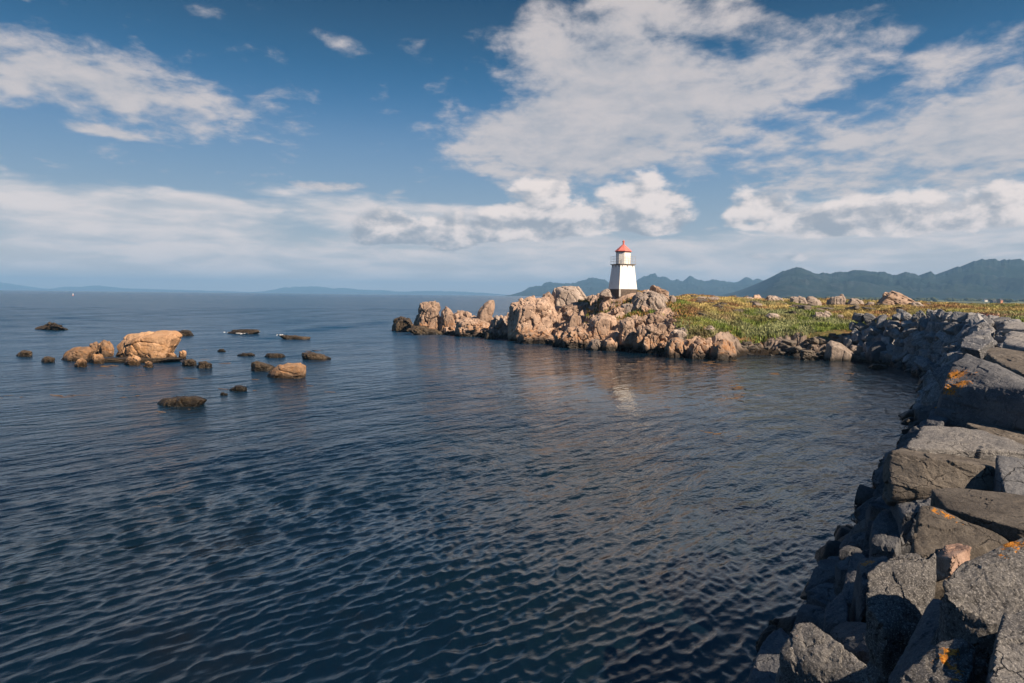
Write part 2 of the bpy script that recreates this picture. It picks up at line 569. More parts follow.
def plain(name, colr, rough=0.6, noise=0.0, nscale=8.0, metallic=0.0):
    m, t, b = new_mat(name)
    if noise:
        geo = t.node('ShaderNodeTexCoord')
        n = t.noise(geo.outputs['Object'], nscale, 6, 0.6)
        c = t.mix(t.smooth(n, 0.35, 0.7), colr, tuple(x * (1 - noise) for x in colr))
        t.l.new(c, b.inputs['Base Color'])
        bp = t.node('ShaderNodeBump', {'Height': n, 'Strength': 0.4, 'Distance': 0.02})
        t.l.new(bp.outputs[0], b.inputs['Normal'])
    else:
        b.inputs['Base Color'].default_value = (*colr, 1)
    b.inputs['Roughness'].default_value = rough
    b.inputs['Metallic'].default_value = metallic
    return m


# ------------------------------------------------------------------ sea
def build_sea():
    # rings round the camera's foot, fine where the photograph looks
    r = [1.5]
    while r[-1] < 260:
        r.append(r[-1] + min(max(0.029, r[-1] ** 2 / 5400.0), 1.1))
    while r[-1] < 90000:
        r.append(r[-1] * 1.10)
    r = np.array(r)
    fine = np.arange(-0.88, 0.88, 0.0015)
    rest = np.linspace(0.88, 2 * math.pi - 0.88, 70)[:-1]
    th = np.concatenate([fine, rest])
    nr, nt = len(r), len(th)
    RR, TT = np.meshgrid(r, th, indexing='ij')
    X, Y = RR * np.sin(TT), RR * np.cos(TT)
    Z = np.zeros_like(X)
    DX, DY = np.zeros_like(X), np.zeros_like(X)
    dr = np.gradient(r)
    g = np.random.default_rng(5)
    miss = np.zeros(nr)
    tot = 0
    # calmer water in the lee of the headland and in the cove
    calm = 1.0 - 0.62 * np.exp(-(((X - 8) / 20.0) ** 2 + ((Y - 56) / 22.0) ** 2))
    patch = 0.85 + 0.45 * fbm(np.stack([X.ravel() * 0.045, Y.ravel() * 0.045, np.zeros(X.size)], 1), 3).reshape(X.shape)
    patch = patch * (1 + 0.75 * fbm(np.stack([X.ravel() * 0.17, Y.ravel() * 0.17, np.zeros(X.size) + 4], 1), 2).reshape(X.shape))
    calm = calm * (1 - 0.76 * np.exp(-(((X - 6.3) / 6.5) ** 2 + ((Y - 40) / 14.0) ** 2)))
    comps = []
    for _ in range(30):
        lam = math.exp(g.uniform(math.log(0.15), math.log(0.66)))
        comps.append((lam, g.normal(math.atan2(-0.62, 0.78), 0.40), g.uniform(0.046, 0.078)))
    for _ in range(26):
        lam = math.exp(g.uniform(math.log(0.15), math.log(0.7)))
        comps.append((lam, g.uniform(0, 2 * math.pi), g.uniform(0.018, 0.034)))
    for _ in range(24):
        lam = math.exp(g.uniform(math.log(0.11), math.log(0.30)))
        comps.append((lam, g.normal(math.atan2(-0.62, 0.78), 0.7), g.uniform(0.016, 0.034)))
    for _ in range(16):
        lam = math.exp(g.uniform(math.log(1.2), math.log(6.0)))
        comps.append((lam, g.normal(math.atan2(-0.5, 0.85), 0.45), g.uniform(0.007, 0.014)))
    for _ in range(14):
        lam = math.exp(g.uniform(math.log(1.8), math.log(9.0)))
        comps.append((lam, g.normal(math.atan2(-0.75, 0.6), 0.5), -g.uniform(0.024, 0.036)))      # chop of the open sea only
    openw = np.clip((Y - 0.9 * X - 62) / 50.0, 0, 1)
    sel = r < 420
    ns = int(sel.sum())
    x, y = X[:ns], Y[:ns]
    for lam, an, steep in comps:
        k = 2 * math.pi / lam
        only_open = steep < 0
        steep = abs(steep)
        a = steep / k
        fade = np.clip((lam / np.maximum(dr, RR[:, 0] * 0.0019) - 3.0) / 3.0, 0, 1)
        miss += (1 - fade) * steep ** 2
        tot += steep ** 2
        ph = k * (x * math.cos(an) + y * math.sin(an)) + g.uniform(0, 6.28)
        amp = (a * fade[:ns])[:, None] * ((openw * patch) if only_open else (calm * patch))[:ns]
        Z[:ns] += amp * np.cos(ph)
        DX[:ns] -= amp * math.cos(an) * np.sin(ph)
        DY[:ns] -= amp * math.sin(an) * np.sin(ph)
    X, Y = X + DX, Y + DY
    V = np.stack([X.ravel(), Y.ravel(), Z.ravel()], 1)
    i = np.arange(nr - 1)[:, None] * nt
    j = np.arange(nt)[None]
    jn = (j + 1) % nt
    Fc = np.stack([(i + j).ravel(), (i + nt + j).ravel(), (i + nt + jn).ravel(), (i + jn).ravel()], 1)
    me = mesh_from("sea", V, Fc)
    mi = np.repeat((np.sqrt(miss / tot))[:, None], nt, 1)
    fattr(me, "calm", calm.ravel())
    fattr(me, "ripple", (mi * np.clip(calm, 0.10, 1)).ravel())

    m, t, b = new_mat("sea_water")
    geo = t.node('ShaderNodeNewGeometry')
    pos = geo.outputs['Position']
    at = t.node('ShaderNodeAttribute', attribute_name="ripple")
    rot = t.node('ShaderNodeVectorRotate', {'Vector': pos, 'Angle': R(38)}, rotation_type='Z_AXIS').outputs[0]
    st = t.vmath('MULTIPLY', rot, (1.0, 0.45, 1.0))
    fine_n = t.noise(st, 7.5, 6, 0.66, 0.5)
    mid_n = t.noise(st, 1.1, 4, 0.62, 0.3)
    big_n = t.noise(t.vmath('MULTIPLY', rot, (1.0, 0.35, 1.0)), 0.16, 4, 0.6)
    gust = t.smooth(t.noise(t.vmath('MULTIPLY', pos, (0.35, 1.0, 1.0)), 0.022, 4, 0.6), 0.35, 0.65)
    h = t.math('ADD', t.math('MULTIPLY', t.math('MULTIPLY', fine_n, 0.014), t.node('ShaderNodeAttribute', attribute_name="calm").outputs['Fac']),
               t.math('MULTIPLY', at.outputs['Fac'], t.math('ADD', t.math('MULTIPLY', mid_n, 0.42), t.math('MULTIPLY', big_n, 1.3))))
    bp = t.node('ShaderNodeBump', {'Height': h, 'Strength': t.lin(gust, 0, 1, 0.65, 1.0), 'Distance': 1.0})
    t.l.new(bp.outputs[0], b.inputs['Normal'])
    deep = t.noise(pos, 0.07, 3, 0.5)
    shal = t.noise(pos, 0.25, 4, 0.6)
    col = t.mix(t.smooth(deep, 0.40, 0.64), (0.0012, 0.006, 0.013), (0.002, 0.007, 0.009))
    col = t.mix(t.math('MULTIPLY', t.smooth(shal, 0.52, 0.72), 0.7), col, (0.007, 0.0065, 0.004))
    sxyz = t.node('ShaderNodeSeparateXYZ', {0: pos})
    offs = t.math('SUBTRACT', t.math('ADD', sxyz.outputs[1], t.math('MULTIPLY', deep, 30.0)), t.math('MULTIPLY', sxyz.outputs[0], 0.9))
    col = t.mix(t.smooth(offs, 30.0, 130.0), col, (0.005, 0.036, 0.082))         # deep open water is bluer than the weedy shallows
    t.l.new(col, b.inputs['Base Color'])
    b.inputs['IOR'].default_value = 1.48
    t.l.new(t.lin(t.smooth(offs, 40.0, 220.0), 0.0, 1.0, 0.5, 0.26), b.inputs['Specular IOR Level'])
    t.l.new(t.lin(at.outputs['Fac'], 0.0, 1.0, 0.02, 0.22), b.inputs['Roughness'])
    o = link("sea", me, m)
    o['kind'] = 'structure'


build_sea()

# ------------------------------------------------------------------ breakwater line (waterline, from behind the camera to the cove)
BW = np.array([(-6.0, -3.5), (3.25, 9.75), (5.8, 13.0), (10.9, 20.2), (23.0, 37.4), (28.6, 46.2), (31.0, 52.4), (32.0, 56.5), (31.6, 60.0), (29.8, 62.5)])


def path_sample(step):
    out = []
    for a, b in zip(BW[:-1], BW[1:]):
        L = np.linalg.norm(b - a)
        n = max(1, int(round(L / step)))
        for i in range(n):
            out.append(a + (b - a) * i / n)
    out.append(BW[-1])
    P = np.array(out)
    for _ in range(6):
        P[1:-1] = 0.25 * P[:-2] + 0.5 * P[1:-1] + 0.25 * P[2:]
    T = np.gradient(P, axis=0)
    T /= np.linalg.norm(T, axis=1)[:, None]
    s = np.concatenate([[0], np.cumsum(np.linalg.norm(np.diff(P, axis=0), axis=1))])
    return P, T, s


BP, BT, BS = path_sample(1.0)


def bw_at(s):
    p = np.array([np.interp(s, BS, BP[:, 0]), np.interp(s, BS, BP[:, 1])])
    t = np.array([np.interp(s, BS, BT[:, 0]), np.interp(s, BS, BT[:, 1])])
    t /= np.linalg.norm(t)
    return p, t, np.array([t[1], -t[0]])          # point, along, outward to the landward (right) side


def crest(s):
    return float(np.interp(s, [0, 20, 40, 60, 72, 80, 90], [3.7, 3.7, 3.9, 4.2, 4.2, 3.6, 2.6]))


# ------------------------------------------------------------------ ground: headland and heath, one sheet
SHORE_PX = [(392, 328), (415, 331.5), (447, 335), (490, 338), (520, 340), (545, 342.5), (565, 347), (600, 348.5), (630, 351), (665, 355),
            (700, 358), (732, 358), (748, 354), (790, 356), (840, 359), (868, 361.5)]
SHORE = [S(*p)[:2] for p in SHORE_PX]
ring = [tuple(p) for p in SHORE] + [(33.0, 60.0), (34.5, 55.0), (31.5, 47.0), (27.5, 38.5), (40, 30), (70, 20), (480, 10), (480, 260), (150, 235), (70, 175),
                                   (38, 140), (22, 124), (12, 112), (0, 106), (-10, 111), (-19, 111)]
ring = np.array(ring)


def sdist(X, Y):
    """signed distance to the shoreline ring, positive on land"""
    d = np.full(X.shape, 1e9)
    ins = np.zeros(X.shape, bool)
    n = len(ring)
    for i in range(n):
        a, b = ring[i], ring[(i + 1) % n]
        ab = b - a
        tt = np.clip(((X - a[0]) * ab[0] + (Y - a[1]) * ab[1]) / (ab @ ab), 0, 1)
        d = np.minimum(d, np.hypot(X - a[0] - tt * ab[0], Y - a[1] - tt * ab[1]))
        cond = ((a[1] > Y) != (b[1] > Y))
        with np.errstate(divide='ignore', invalid='ignore'):
            xi = (b[0] - a[0]) * (Y - a[1]) / (b[1] - a[1]) + a[0]
        ins ^= cond & (X < xi)
    return np.where(ins, d, -d)


GCTRL = [(415, 320, 98), (440, 318, 97), (465, 324, 93), (490, 322, 91), (505, 325, 88), (530, 322, 86), (550, 308, 88), (560, 320, 82), (575, 302, 88),
         (590, 296, 86), (600, 305, 80), (605, 320, 75), (600, 335, 71), (622, 291.5, 80), (612, 292, 80), (634, 291.5, 80), (640, 310, 74), (650, 300, 77), (640, 330, 68), (622, 289, 84),
         (665, 335, 66), (665, 318, 72), (680, 308, 80), (680, 322, 70), (700, 342, 62), (700, 330, 66), (700, 318, 71), (705, 306, 80), (700, 300, 92),
         (730, 345, 62), (735, 335, 65), (740, 320, 72), (745, 308, 82), (750, 301, 95), (780, 345, 63), (790, 330, 68), (790, 315, 76), (795, 305, 90), (800, 301, 105),
         (830, 344, 62.5), (835, 334, 65), (840, 322, 71), (840, 311, 80), (845, 304, 95), (860, 345, 62), (868, 330, 65), (880, 318, 70), (890, 309, 80), (890, 303, 98),
         (930, 312, 72), (930, 307, 90), (960, 311, 75), (985, 308, 85), (1010, 312, 62), (1015, 322, 40), (1000, 307, 110), (940, 305, 120)]


def build_ground_fn():
    P, Zc = [], []
    for px, py, D in GCTRL:
        q = W(px, py, D)
        P.append(q[:2])
        Zc.append(q[2])
    P += [(37, 57), (40, 50), (36, 46), (45, 70), (60, 60), (70, 45), (60, 30), (80, 90), (120, 60), (100, 130), (160, 140), (200, 60), (260, 180), (60, 160), (110, 180), (400, 100), (400, 220), (45, 125), (30, 112), (8, 100), (15, 95), (-8, 104)]
    Zc += [4.0, 4.0, 3.8, 4.3, 4.3, 4.2, 3.8, 4.5, 4.3, 4.4, 4.3, 4.0, 4.2, 3.9, 4.2, 3.6, 3.6, 4.2, 3.6, 4.0, 5.0, 1.5]
    for i in range(len(ring)):
        a, b = ring[i], ring[(i + 1) % len(ring)]
        n = max(1, int(np.linalg.norm(b - a) / 6))
        if i >= len(SHORE) and not (i >= len(ring) - 9):
            continue
        for k in range(n):
            P.append(a + (b - a) * k / n)
            Zc.append(0.15)
    P, Zc = np.array(P, float), np.array(Zc, float)
    # drop near duplicates
    keep = []
    for i in range(len(P)):
        if all(np.linalg.norm(P[i] - P[j]) > 0.8 for j in keep):
            keep.append(i)
    P, Zc = P[keep], Zc[keep]
    n = len(P)
    A = np.zeros((n + 3, n + 3))
    A[:n, :n] = np.linalg.norm(P[:, None] - P[None], axis=2) + np.eye(n) * 0.02
    A[:n, n], A[:n, n + 1:] = 1, P
    A[n, :n], A[n + 1:, :n] = 1, P.T
    sol = np.linalg.solve(A, np.concatenate([Zc, [0, 0, 0]]))
    wts, c0, c1 = sol[:n], sol[n], sol[n + 1:]

    def fn(X, Y):
        X, Y = np.asarray(X, float), np.asarray(Y, float)
        Z = c0 + c1[0] * X + c1[1] * Y
        for k in range(n):
            Z = Z + wts[k] * np.hypot(X - P[k, 0], Y - P[k, 1])
        return np.clip(Z, -1.0, 7.0)
    return fn


ground_base = build_ground_fn()


def grassiness(X, Y, Z, sd):
    """1 where turf covers the ground: the heath east of the lighthouse, and pockets among the rocks"""
    edge = np.interp(Y, [55, 62, 70, 78, 90, 130], [22, 18.0, 15.5, 17.0, 19.0, 20.0])
    P = np.stack([X.ravel() * 0.22, Y.ravel() * 0.22, np.zeros(X.size)], 1)
    n = fbm(P, 4).reshape(X.shape)
    g = np.clip((X - edge) / 3.0 + n * 1.3, 0, 1) * np.clip((sd - 2.2 + n * 1.5) / 1.0, 0, 1) * np.clip((Z - 0.7) / 0.5, 0, 1)
    pocket = np.clip((n - 0.28) * 6, 0, 1) * np.clip((Z - 2.6) / 0.6, 0, 1) * 0.8 * (X > 4)
    return np.maximum(g, pocket)


def ground_h(X, Y, detail=True):
    shp = np.shape(X)
    X, Y = np.ravel(np.asarray(X, float)), np.ravel(np.asarray(Y, float))
    sd = sdist(X, Y)
    Z = ground_base(X, Y)
    Z = np.where(sd > 0, np.minimum(Z, 0.1 + sd * 1.6), np.maximum(-3.0, sd * 0.5) + 0.05)
    Z = np.where((sd > 0) & (Z < 0.2), 0.2 + 0 * Z, Z)
    g = grassiness(X, Y, Z, sd)
    if detail:
        near = np.clip((200 - Y) / 80, 0, 1)
        P = np.stack([X, Y, Z * 0.6], 1)
        rz_ = np.array(Matrix.Rotation(0.5, 3, 'Z'))
        h1, e1 = facets(P @ rz_ * 0.42)
        h2, e2 = facets(P @ rz_.T * 0.95 + 11)
        crag = 1.3 * h1 - 0.25 - 0.9 * np.exp(-e1 / 0.05) + 0.6 * h2 - 0.3 * np.exp(-e2 / 0.06) + 0.15 * fbm(P * 1.7, 4)
        lh = np.clip((np.hypot(X - 12.9, Y - 80) - 2.0) / 2.0, 0.15, 1)
        amt = np.clip((sd + 0.8) / 2.0, 0, 1) * (1 - g) * near * lh
        Z = Z + crag * 0.75 * amt + (fbm(P * 0.13 + 3, 3) * 0.8 * np.clip((sd - 5) / 8, 0, 1) * np.clip((0.56 - X / np.maximum(Y, 1)) / 0.1, 0, 1) + fbm(P * 0.34, 3) * 0.32 + fbm(P * 1.1 + 5, 2) * 0.15) * near * g
    return Z.reshape(shp), sd.reshape(shp), g.reshape(shp)


def axis(lo, flo, fhi, hi, fine, grow=1.25):
    a = list(np.arange(flo, fhi, fine))
    s = fine
    up = [fhi]
    while up[-1] < hi:
        s *= grow
        up.append(up[-1] + s)
    dn = [flo]
    s = fine
    while dn[-1] > lo:
        s *= grow
        dn.append(dn[-1] - s)
    return np.array(dn[:0:-1] + a + up)


def build_ground():
    xs = axis(-60, -22, 46, 500, 0.22)
    ys = axis(12, 53, 112, 280, 0.24)
    X, Y = np.meshgrid(xs, ys, indexing='ij')
    Z, sd, g = ground_h(X, Y)
    V = np.stack([X.ravel(), Y.ravel(), Z.ravel()], 1)
    nx, ny = X.shape
    i = np.arange(nx - 1)[:, None] * ny
    j = np.arange(ny - 1)[None]
    Fc = np.stack([(i + j).ravel(), (i + ny + j).ravel(), (i + ny + j + 1).ravel(), (i + j + 1).ravel()], 1)
    keep = (sd.ravel()[Fc].max(1) > -7)
    me = mesh_from("ground", V, Fc[keep], False)
    fattr(me, "grass", g.ravel())
    m, t, b = new_mat("headland_ground")
    src = M_head.node_tree
    geo = t.node('ShaderNodeNewGeometry')
    pos = geo.outputs['Position']
    at = t.node('ShaderNodeAttribute', attribute_name="grass")
    n1 = t.noise(pos, 0.5, 6, 0.6, 0.4)
    n2 = t.noise(pos, 2.6, 7, 0.65, 0.3)
    n3 = t.noise(t.vmath('MULTIPLY', pos, (1.0, 1.0, 0.25)), 5.0, 5, 0.6, 0.6)
    rock = t.mix(t.smooth(n1, 0.38, 0.62), (0.30, 0.215, 0.165), (0.40, 0.30, 0.24))
    rock = t.mix(t.math('MULTIPLY', t.smooth(n2, 0.5, 0.72), 0.7), rock, (0.085, 0.058, 0.042))
    rock = t.mix(t.math('MULTIPLY', t.smooth(n3, 0.58, 0.72), 0.4), rock, (0.42, 0.31, 0.235))
    spz = t.node('ShaderNodeSeparateXYZ', {0: pos})
    z = t.math('ADD', spz.outputs[2], t.math('MULTIPLY', t.math('SUBTRACT', n1, 0.5), 1.1))
    bf = t.math('MULTIPLY', t.smooth(z, 0.45, 0.75), t.math('SUBTRACT', 1.0, t.smooth(z, 1.3, 2.2)))
    bf = t.math('MULTIPLY', bf, t.lin(spz.outputs[0], 14.0, 20.0, 1.0, 0.0))
    rock = t.mix(t.smooth(spz.outputs[0], 17.0, 22.0), rock, t.mix(0.6, rock, (0.12, 0.11, 0.10)))
    rock = t.mix(t.math('MULTIPLY', t.math('MULTIPLY', bf, t.smooth(n2, 0.42, 0.64)), 0.5), rock, (0.42, 0.20, 0.075))
    rock = t.mix(t.math('SUBTRACT', 1.0, t.smooth(z, 0.22, 0.95)), rock, (0.016, 0.012, 0.008))
    turf = t.mix(t.smooth(n2, 0.35, 0.65), (0.075, 0.085, 0.025), (0.16, 0.12, 0.045))
    turf = t.mix(t.smooth(t.noise(pos, 0.16, 4, 0.6), 0.45, 0.6), turf, (0.19, 0.115, 0.05))
    col = t.mix(t.smooth(t.math('ADD', at.outputs['Fac'], t.math('MULTIPLY', t.math('SUBTRACT', n2, 0.5), 0.8)), 0.35, 0.6), rock, turf)
    t.l.new(col, b.inputs['Base Color'])
    b.inputs['Roughness'].default_value = 0.95
    b.inputs['Specular IOR Level'].default_value = 0.2
    bp = t.node('ShaderNodeBump', {'Height': t.math('ADD', n2, t.math('MULTIPLY', n3, 0.5)), 'Strength': 0.9, 'Distance': 0.12})
    t.l.new(bp.outputs[0], b.inputs['Normal'])
    o = link("ground", me, m)
    o['kind'] = 'structure'


build_ground()


# ------------------------------------------------------------------ breakwater core of rubble under the boulders
def build_core():
    rows = []
    prof = [(-0.2, -3.0), (1.35, 0.0), (2.3, 1.2), (3.2, 2.5), (3.9, None), (4.8, None), (6.5, None), (9.0, 1.6), (12.0, -1.0)]
    for p, t, s in zip(BP, BT, BS):
        n = np.array([t[1], -t[0]])
        row = []
        for off, z in prof:
            zz = crest(s) - 0.75 if z is None else min(z, crest(s) - 0.8)
            row.append((*(p + n * off), zz))
        rows.append(row)
    G = np.array(rows)
    # denser
    from_u = np.linspace(0, len(G) - 1, len(G) * 3)
    G = np.stack([[[np.interp(u, np.arange(len(G)), G[:, j, k]) for k in range(3)] for j in range(G.shape[1])] for u in from_u])
    v = np.linspace(0, G.shape[1] - 1, G.shape[1] * 5)
    G = np.stack([np.stack([np.interp(v, np.arange(G.shape[1]), G[i, :, k]) for k in range(3)], 1) for i in range(len(G))])
    sh = G.shape
    P = G.reshape(-1, 3)
    P = P + np.stack([fbm(P * 0.9, 3), fbm(P * 0.9 + 20, 3), fbm(P * 0.9 + 50, 3)], 1) * 0.22
    nt = sh[1]
    i = np.arange(sh[0] - 1)[:, None] * nt
    j = np.arange(nt - 1)[None]
    Fc = np.stack([(i + j).ravel(), (i + j + 1).ravel(), (i + nt + j + 1).ravel(), (i + nt + j).ravel()], 1)
    me = mesh_from("embankment", P, Fc)
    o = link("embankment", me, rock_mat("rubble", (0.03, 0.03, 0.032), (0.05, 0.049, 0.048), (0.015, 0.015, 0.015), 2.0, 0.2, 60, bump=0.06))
    o['kind'] = 'structure'


build_core()

# ------------------------------------------------------------------ near boulders of the breakwater, one by one
BOULDERS = []


def boulder(label, pts, drop, mat, level=6, name="boulder", shrink=0.82, lichen=None, seed=None, away=0.25, **kw):
    P = np.array([W(*p) for p in pts])
    c = P.mean(0)
    low = c + (P - c) * shrink
    low[:, 2] = P[:, 2] - drop
    low[:, 1] += away
    mid = c + (P - c) * 1.0
    mid[:, 2] = P[:, 2] - drop * 0.45
    L = [(W(*q), s) for q, s in (lichen or [])]
    kw.setdefault('amp', 0.06)
    kw.setdefault('p', 90)
    kw.setdefault('freq', 1.6)
    kw.setdefault('crag', 0.028)
    kw.setdefault('cw', 0.12)
    kw.setdefault('smooth', False)
    kw.setdefault('crag_scale', (0.30, 0.30, 0.20))
    kw.setdefault('chips', 7)
    kw.setdefault('chip', (0.90, 0.985))
    kw.setdefault('blocks', 5)
    kw.setdefault('inset', 0.955)
    o = rock_obj(name, np.vstack([P, mid, low]), level, seed or (len(BOULDERS) + 1) * 7, mat, L, **kw)
    tag(o, label, "boulder", "boulders of the breakwater")
    BOULDERS.append(o)
    return o


boulder("speckled granite boulder with orange dots, cut off by the right edge below the flat slab",
        [(958, 560, 4.95), (985, 548, 5.0), (1024, 534, 5.1), (1070, 528, 5.0), (942, 582, 4.75), (948, 597, 4.65), (972, 620, 4.5), (1002, 628, 4.45), (1075, 645, 4.4)],
        0.9, M_granite, lichen=[((1012, 540, 5.0), 0.10), ((1000, 550, 4.9), 0.05), ((1002, 573, 4.6), 0.05), ((990, 580, 4.5), 0.035), ((1016, 575, 4.6), 0.04)], amp=0.09)
boulder("grey boulder with the biggest orange lichen patch, near the bottom right corner",
        [(952, 630, 4.35), (966, 628, 4.35), (979, 634, 4.25), (974, 652, 4.05), (964, 690, 3.7), (958, 720, 3.5), (895, 720, 3.6), (888, 692, 3.9), (918, 662, 4.15)],
        1.0, M_granite, lichen=[((952, 650, 4.1), 0.055), ((945, 660, 4.05), 0.05), ((958, 668, 3.95), 0.055), ((955, 678, 3.85), 0.03)], amp=0.08)
boulder("speckled grey boulder in the bottom right corner, partly out of frame",
        [(1004, 614, 4.2), (1024, 620, 4.2), (1075, 612, 4.25), (1075, 730, 3.4), (985, 705, 3.45), (994, 660, 3.75), (999, 640, 3.95)],
        1.0, M_granite, lichen=[((996, 634, 4.05), 0.05), ((986, 634, 4.1), 0.04)], amp=0.09)
boulder("sharp ridged boulder with two orange spots on top, at the bottom edge",
        [(799, 620, 7.35), (812, 622, 7.3), (832, 635, 7.1), (857, 655, 6.85), (888, 680, 6.5), (910, 700, 6.3), (781, 645, 7.25), (783, 656, 7.15), (812, 672, 6.95), (845, 700, 6.65)],
        1.3, M_granite, lichen=[((794, 634, 7.2), 0.05), ((800, 635, 7.15), 0.05)], amp=0.07, shrink=1.02, chips=1, blocks=2, inset=0.97)
boulder("smooth bluish grey boulder behind the sharp ridged one, lowest rock at the bottom edge",
        [(783, 621, 8.5), (766, 635, 8.3), (754, 655, 8.0), (744, 700, 7.3), (775, 710, 7.1), (802, 640, 8.0)], 1.5, M_slate, shrink=1.05)
boulder("tall boulder with a sunlit speckled edge and bluish shaded flank, left of the granite boulder",
        [(887, 556, 6.1), (915, 551, 6.1), (934, 556, 6.0), (935, 575, 5.85), (930, 600, 5.7), (932, 638, 5.5), (915, 626, 5.55), (900, 602, 5.7), (884, 577, 5.9),
         (868, 574, 5.9), (864, 600, 5.7), (882, 628, 5.45)], 0.75, M_granite, amp=0.09, shrink=0.7, chips=3, away=0.0, crag=0.055, crag_scale=(0.28, 0.28, 0.4))
boulder("small pale pink slab wedged between the speckled boulder and the orange ridged one",
        [(936, 556, 6.75), (945, 543, 6.95), (960, 541, 6.95), (973, 546, 6.75), (952, 558, 6.5)], 0.4, M_pink, 5, name="stone_slab", amp=0.05)
boulder("wedge boulder with an orange lichen line along its ridge, right below the long flat slab",
        [(921, 502, 7.7), (932, 505, 7.6), (1012, 539, 7.1), (1005, 547, 7.05), (975, 549, 7.1), (948, 543, 7.2), (935, 525, 7.35), (914, 530, 7.4), (911, 553, 7.0), (926, 556, 6.9)],
        0.9, M_brown, lichen=[((938, 508, 7.5), 0.07), ((950, 513, 7.4), 0.07), ((962, 519, 7.3), 0.06), ((975, 524, 7.2), 0.06), ((990, 530, 7.1), 0.05)], crag=0.016)
boulder("long flat brown grey slab above the orange ridged wedge, reaching out of frame on the right",
        [(930, 488, 8.5), (960, 487, 8.5), (1030, 496, 8.1), (1080, 500, 7.8), (1080, 532, 6.9), (1024, 529, 7.0), (975, 516, 7.4), (945, 508, 7.8)],
        0.4, M_brown, name="stone_slab", amp=0.03, crag=0.012)
boulder("square ended brown block lying like a beam under the pale slab",
        [(891, 449, 10.1), (923, 456, 9.8), (936, 459, 9.9), (997, 468, 9.5), (1006, 494, 9.35), (960, 480, 9.55), (921, 487, 9.6), (890, 491, 9.75), (905, 447, 10.9), (1000, 462, 10.2)],
        0.3, M_brown, name="stone_block", amp=0.04, shrink=0.95, p=30)
boulder("big pale blue grey slab with a rough top, right above the brown beam block",
        [(903, 448, 10.5), (918, 434, 11.0), (924, 425, 11.5), (945, 429, 11.5), (960, 427, 11.6), (985, 430, 11.5), (1006, 447, 10.7), (1045, 452, 10.3), (1045, 469, 10.4),
         (996, 466, 10.6), (960, 459, 10.8), (925, 452, 10.9)], 0.45, M_pale, name="stone_slab", amp=0.07)
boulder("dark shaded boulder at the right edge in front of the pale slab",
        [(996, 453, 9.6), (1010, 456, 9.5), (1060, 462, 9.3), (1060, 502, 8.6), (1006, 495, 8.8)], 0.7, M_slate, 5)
boulder("brown streaked slab at the right edge above the pale slab",
        [(966, 423, 12.8), (985, 422, 13.0), (1060, 428, 12.5), (1060, 452, 11.3), (1012, 446, 11.5), (986, 434, 12.1)], 0.5, M_brown, name="stone_slab")
boulder("big dark angular boulder with a flat orange lichened face towards the water",
        [(944, 387, 13.6), (955, 361, 14.3), (967, 353, 14.8), (990, 362, 13.9), (984, 380, 13.6), (963, 393, 13.7), (1024, 388, 12.3), (1065, 402, 11.7), (1010, 373, 14.4), (1060, 392, 13.2),
         (936, 412, 13.6), (944, 421, 13.5), (1000, 428, 13.5), (1060, 430, 13.2)], 0.8, M_slate,
        lichen=[((955, 375, 13.8), 0.22), ((962, 385, 13.4), 0.16), ((948, 388, 13.5), 0.18), ((975, 378, 13.5), 0.10)], amp=0.05, p=60, blocks=0, chips=3, shrink=0.9, away=0.5)
boulder("black boulder with one small orange spot, low at the waterline under the lichened boulder",
        [(934, 402, 14.2), (946, 399, 14.2), (953, 415, 13.5), (940, 426, 13.0), (925, 424, 13.3)], 1.2, M_slate, 5,
        lichen=[((939, 407, 13.9), 0.09)])
boulder("long sunlit slab behind the lichened boulder at the right edge",
        [(984, 351, 18.6), (992, 345, 19.2), (1030, 352, 18.2), (1070, 360, 17.2), (1070, 382, 15.5), (1020, 372, 16.2), (1000, 363, 17.2)], 0.8, M_brown, 5, name="stone_slab")
boulder("grey square boulder at the right edge, second below the white topped slab",
        [(1003, 343, 22.2), (1010, 330, 24.0), (1060, 333, 24), (1060, 353, 20.2), (1024, 348, 21.0)], 0.9, M_pale, 5)
boulder("white topped flat slab at the right edge, farthest of the big breakwater rocks",
        [(1002, 327, 27.5), (1010, 320, 29.5), (1060, 325, 29.5), (1060, 333, 26.0), (1016, 330, 27.2)], 0.6, M_pale, 5, name="stone_slab")
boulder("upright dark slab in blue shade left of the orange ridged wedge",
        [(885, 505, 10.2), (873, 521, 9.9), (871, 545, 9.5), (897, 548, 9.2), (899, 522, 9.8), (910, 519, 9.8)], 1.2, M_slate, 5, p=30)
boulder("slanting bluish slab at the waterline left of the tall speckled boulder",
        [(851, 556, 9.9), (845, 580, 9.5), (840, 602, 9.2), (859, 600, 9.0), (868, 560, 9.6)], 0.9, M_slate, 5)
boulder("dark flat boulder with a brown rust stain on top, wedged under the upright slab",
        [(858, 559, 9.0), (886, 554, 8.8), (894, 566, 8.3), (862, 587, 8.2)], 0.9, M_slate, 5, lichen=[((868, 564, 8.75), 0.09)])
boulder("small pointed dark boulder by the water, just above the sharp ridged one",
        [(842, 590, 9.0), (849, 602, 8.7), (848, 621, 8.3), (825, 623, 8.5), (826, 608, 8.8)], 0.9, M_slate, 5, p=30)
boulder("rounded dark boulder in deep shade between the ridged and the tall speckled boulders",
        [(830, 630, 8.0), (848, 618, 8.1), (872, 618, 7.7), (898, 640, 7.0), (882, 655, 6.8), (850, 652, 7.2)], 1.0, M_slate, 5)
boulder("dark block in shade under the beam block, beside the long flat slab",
        [(892, 492, 10.1), (932, 488, 9.8), (938, 506, 9.2), (902, 514, 9.4)], 1.3, M_slate, 5)
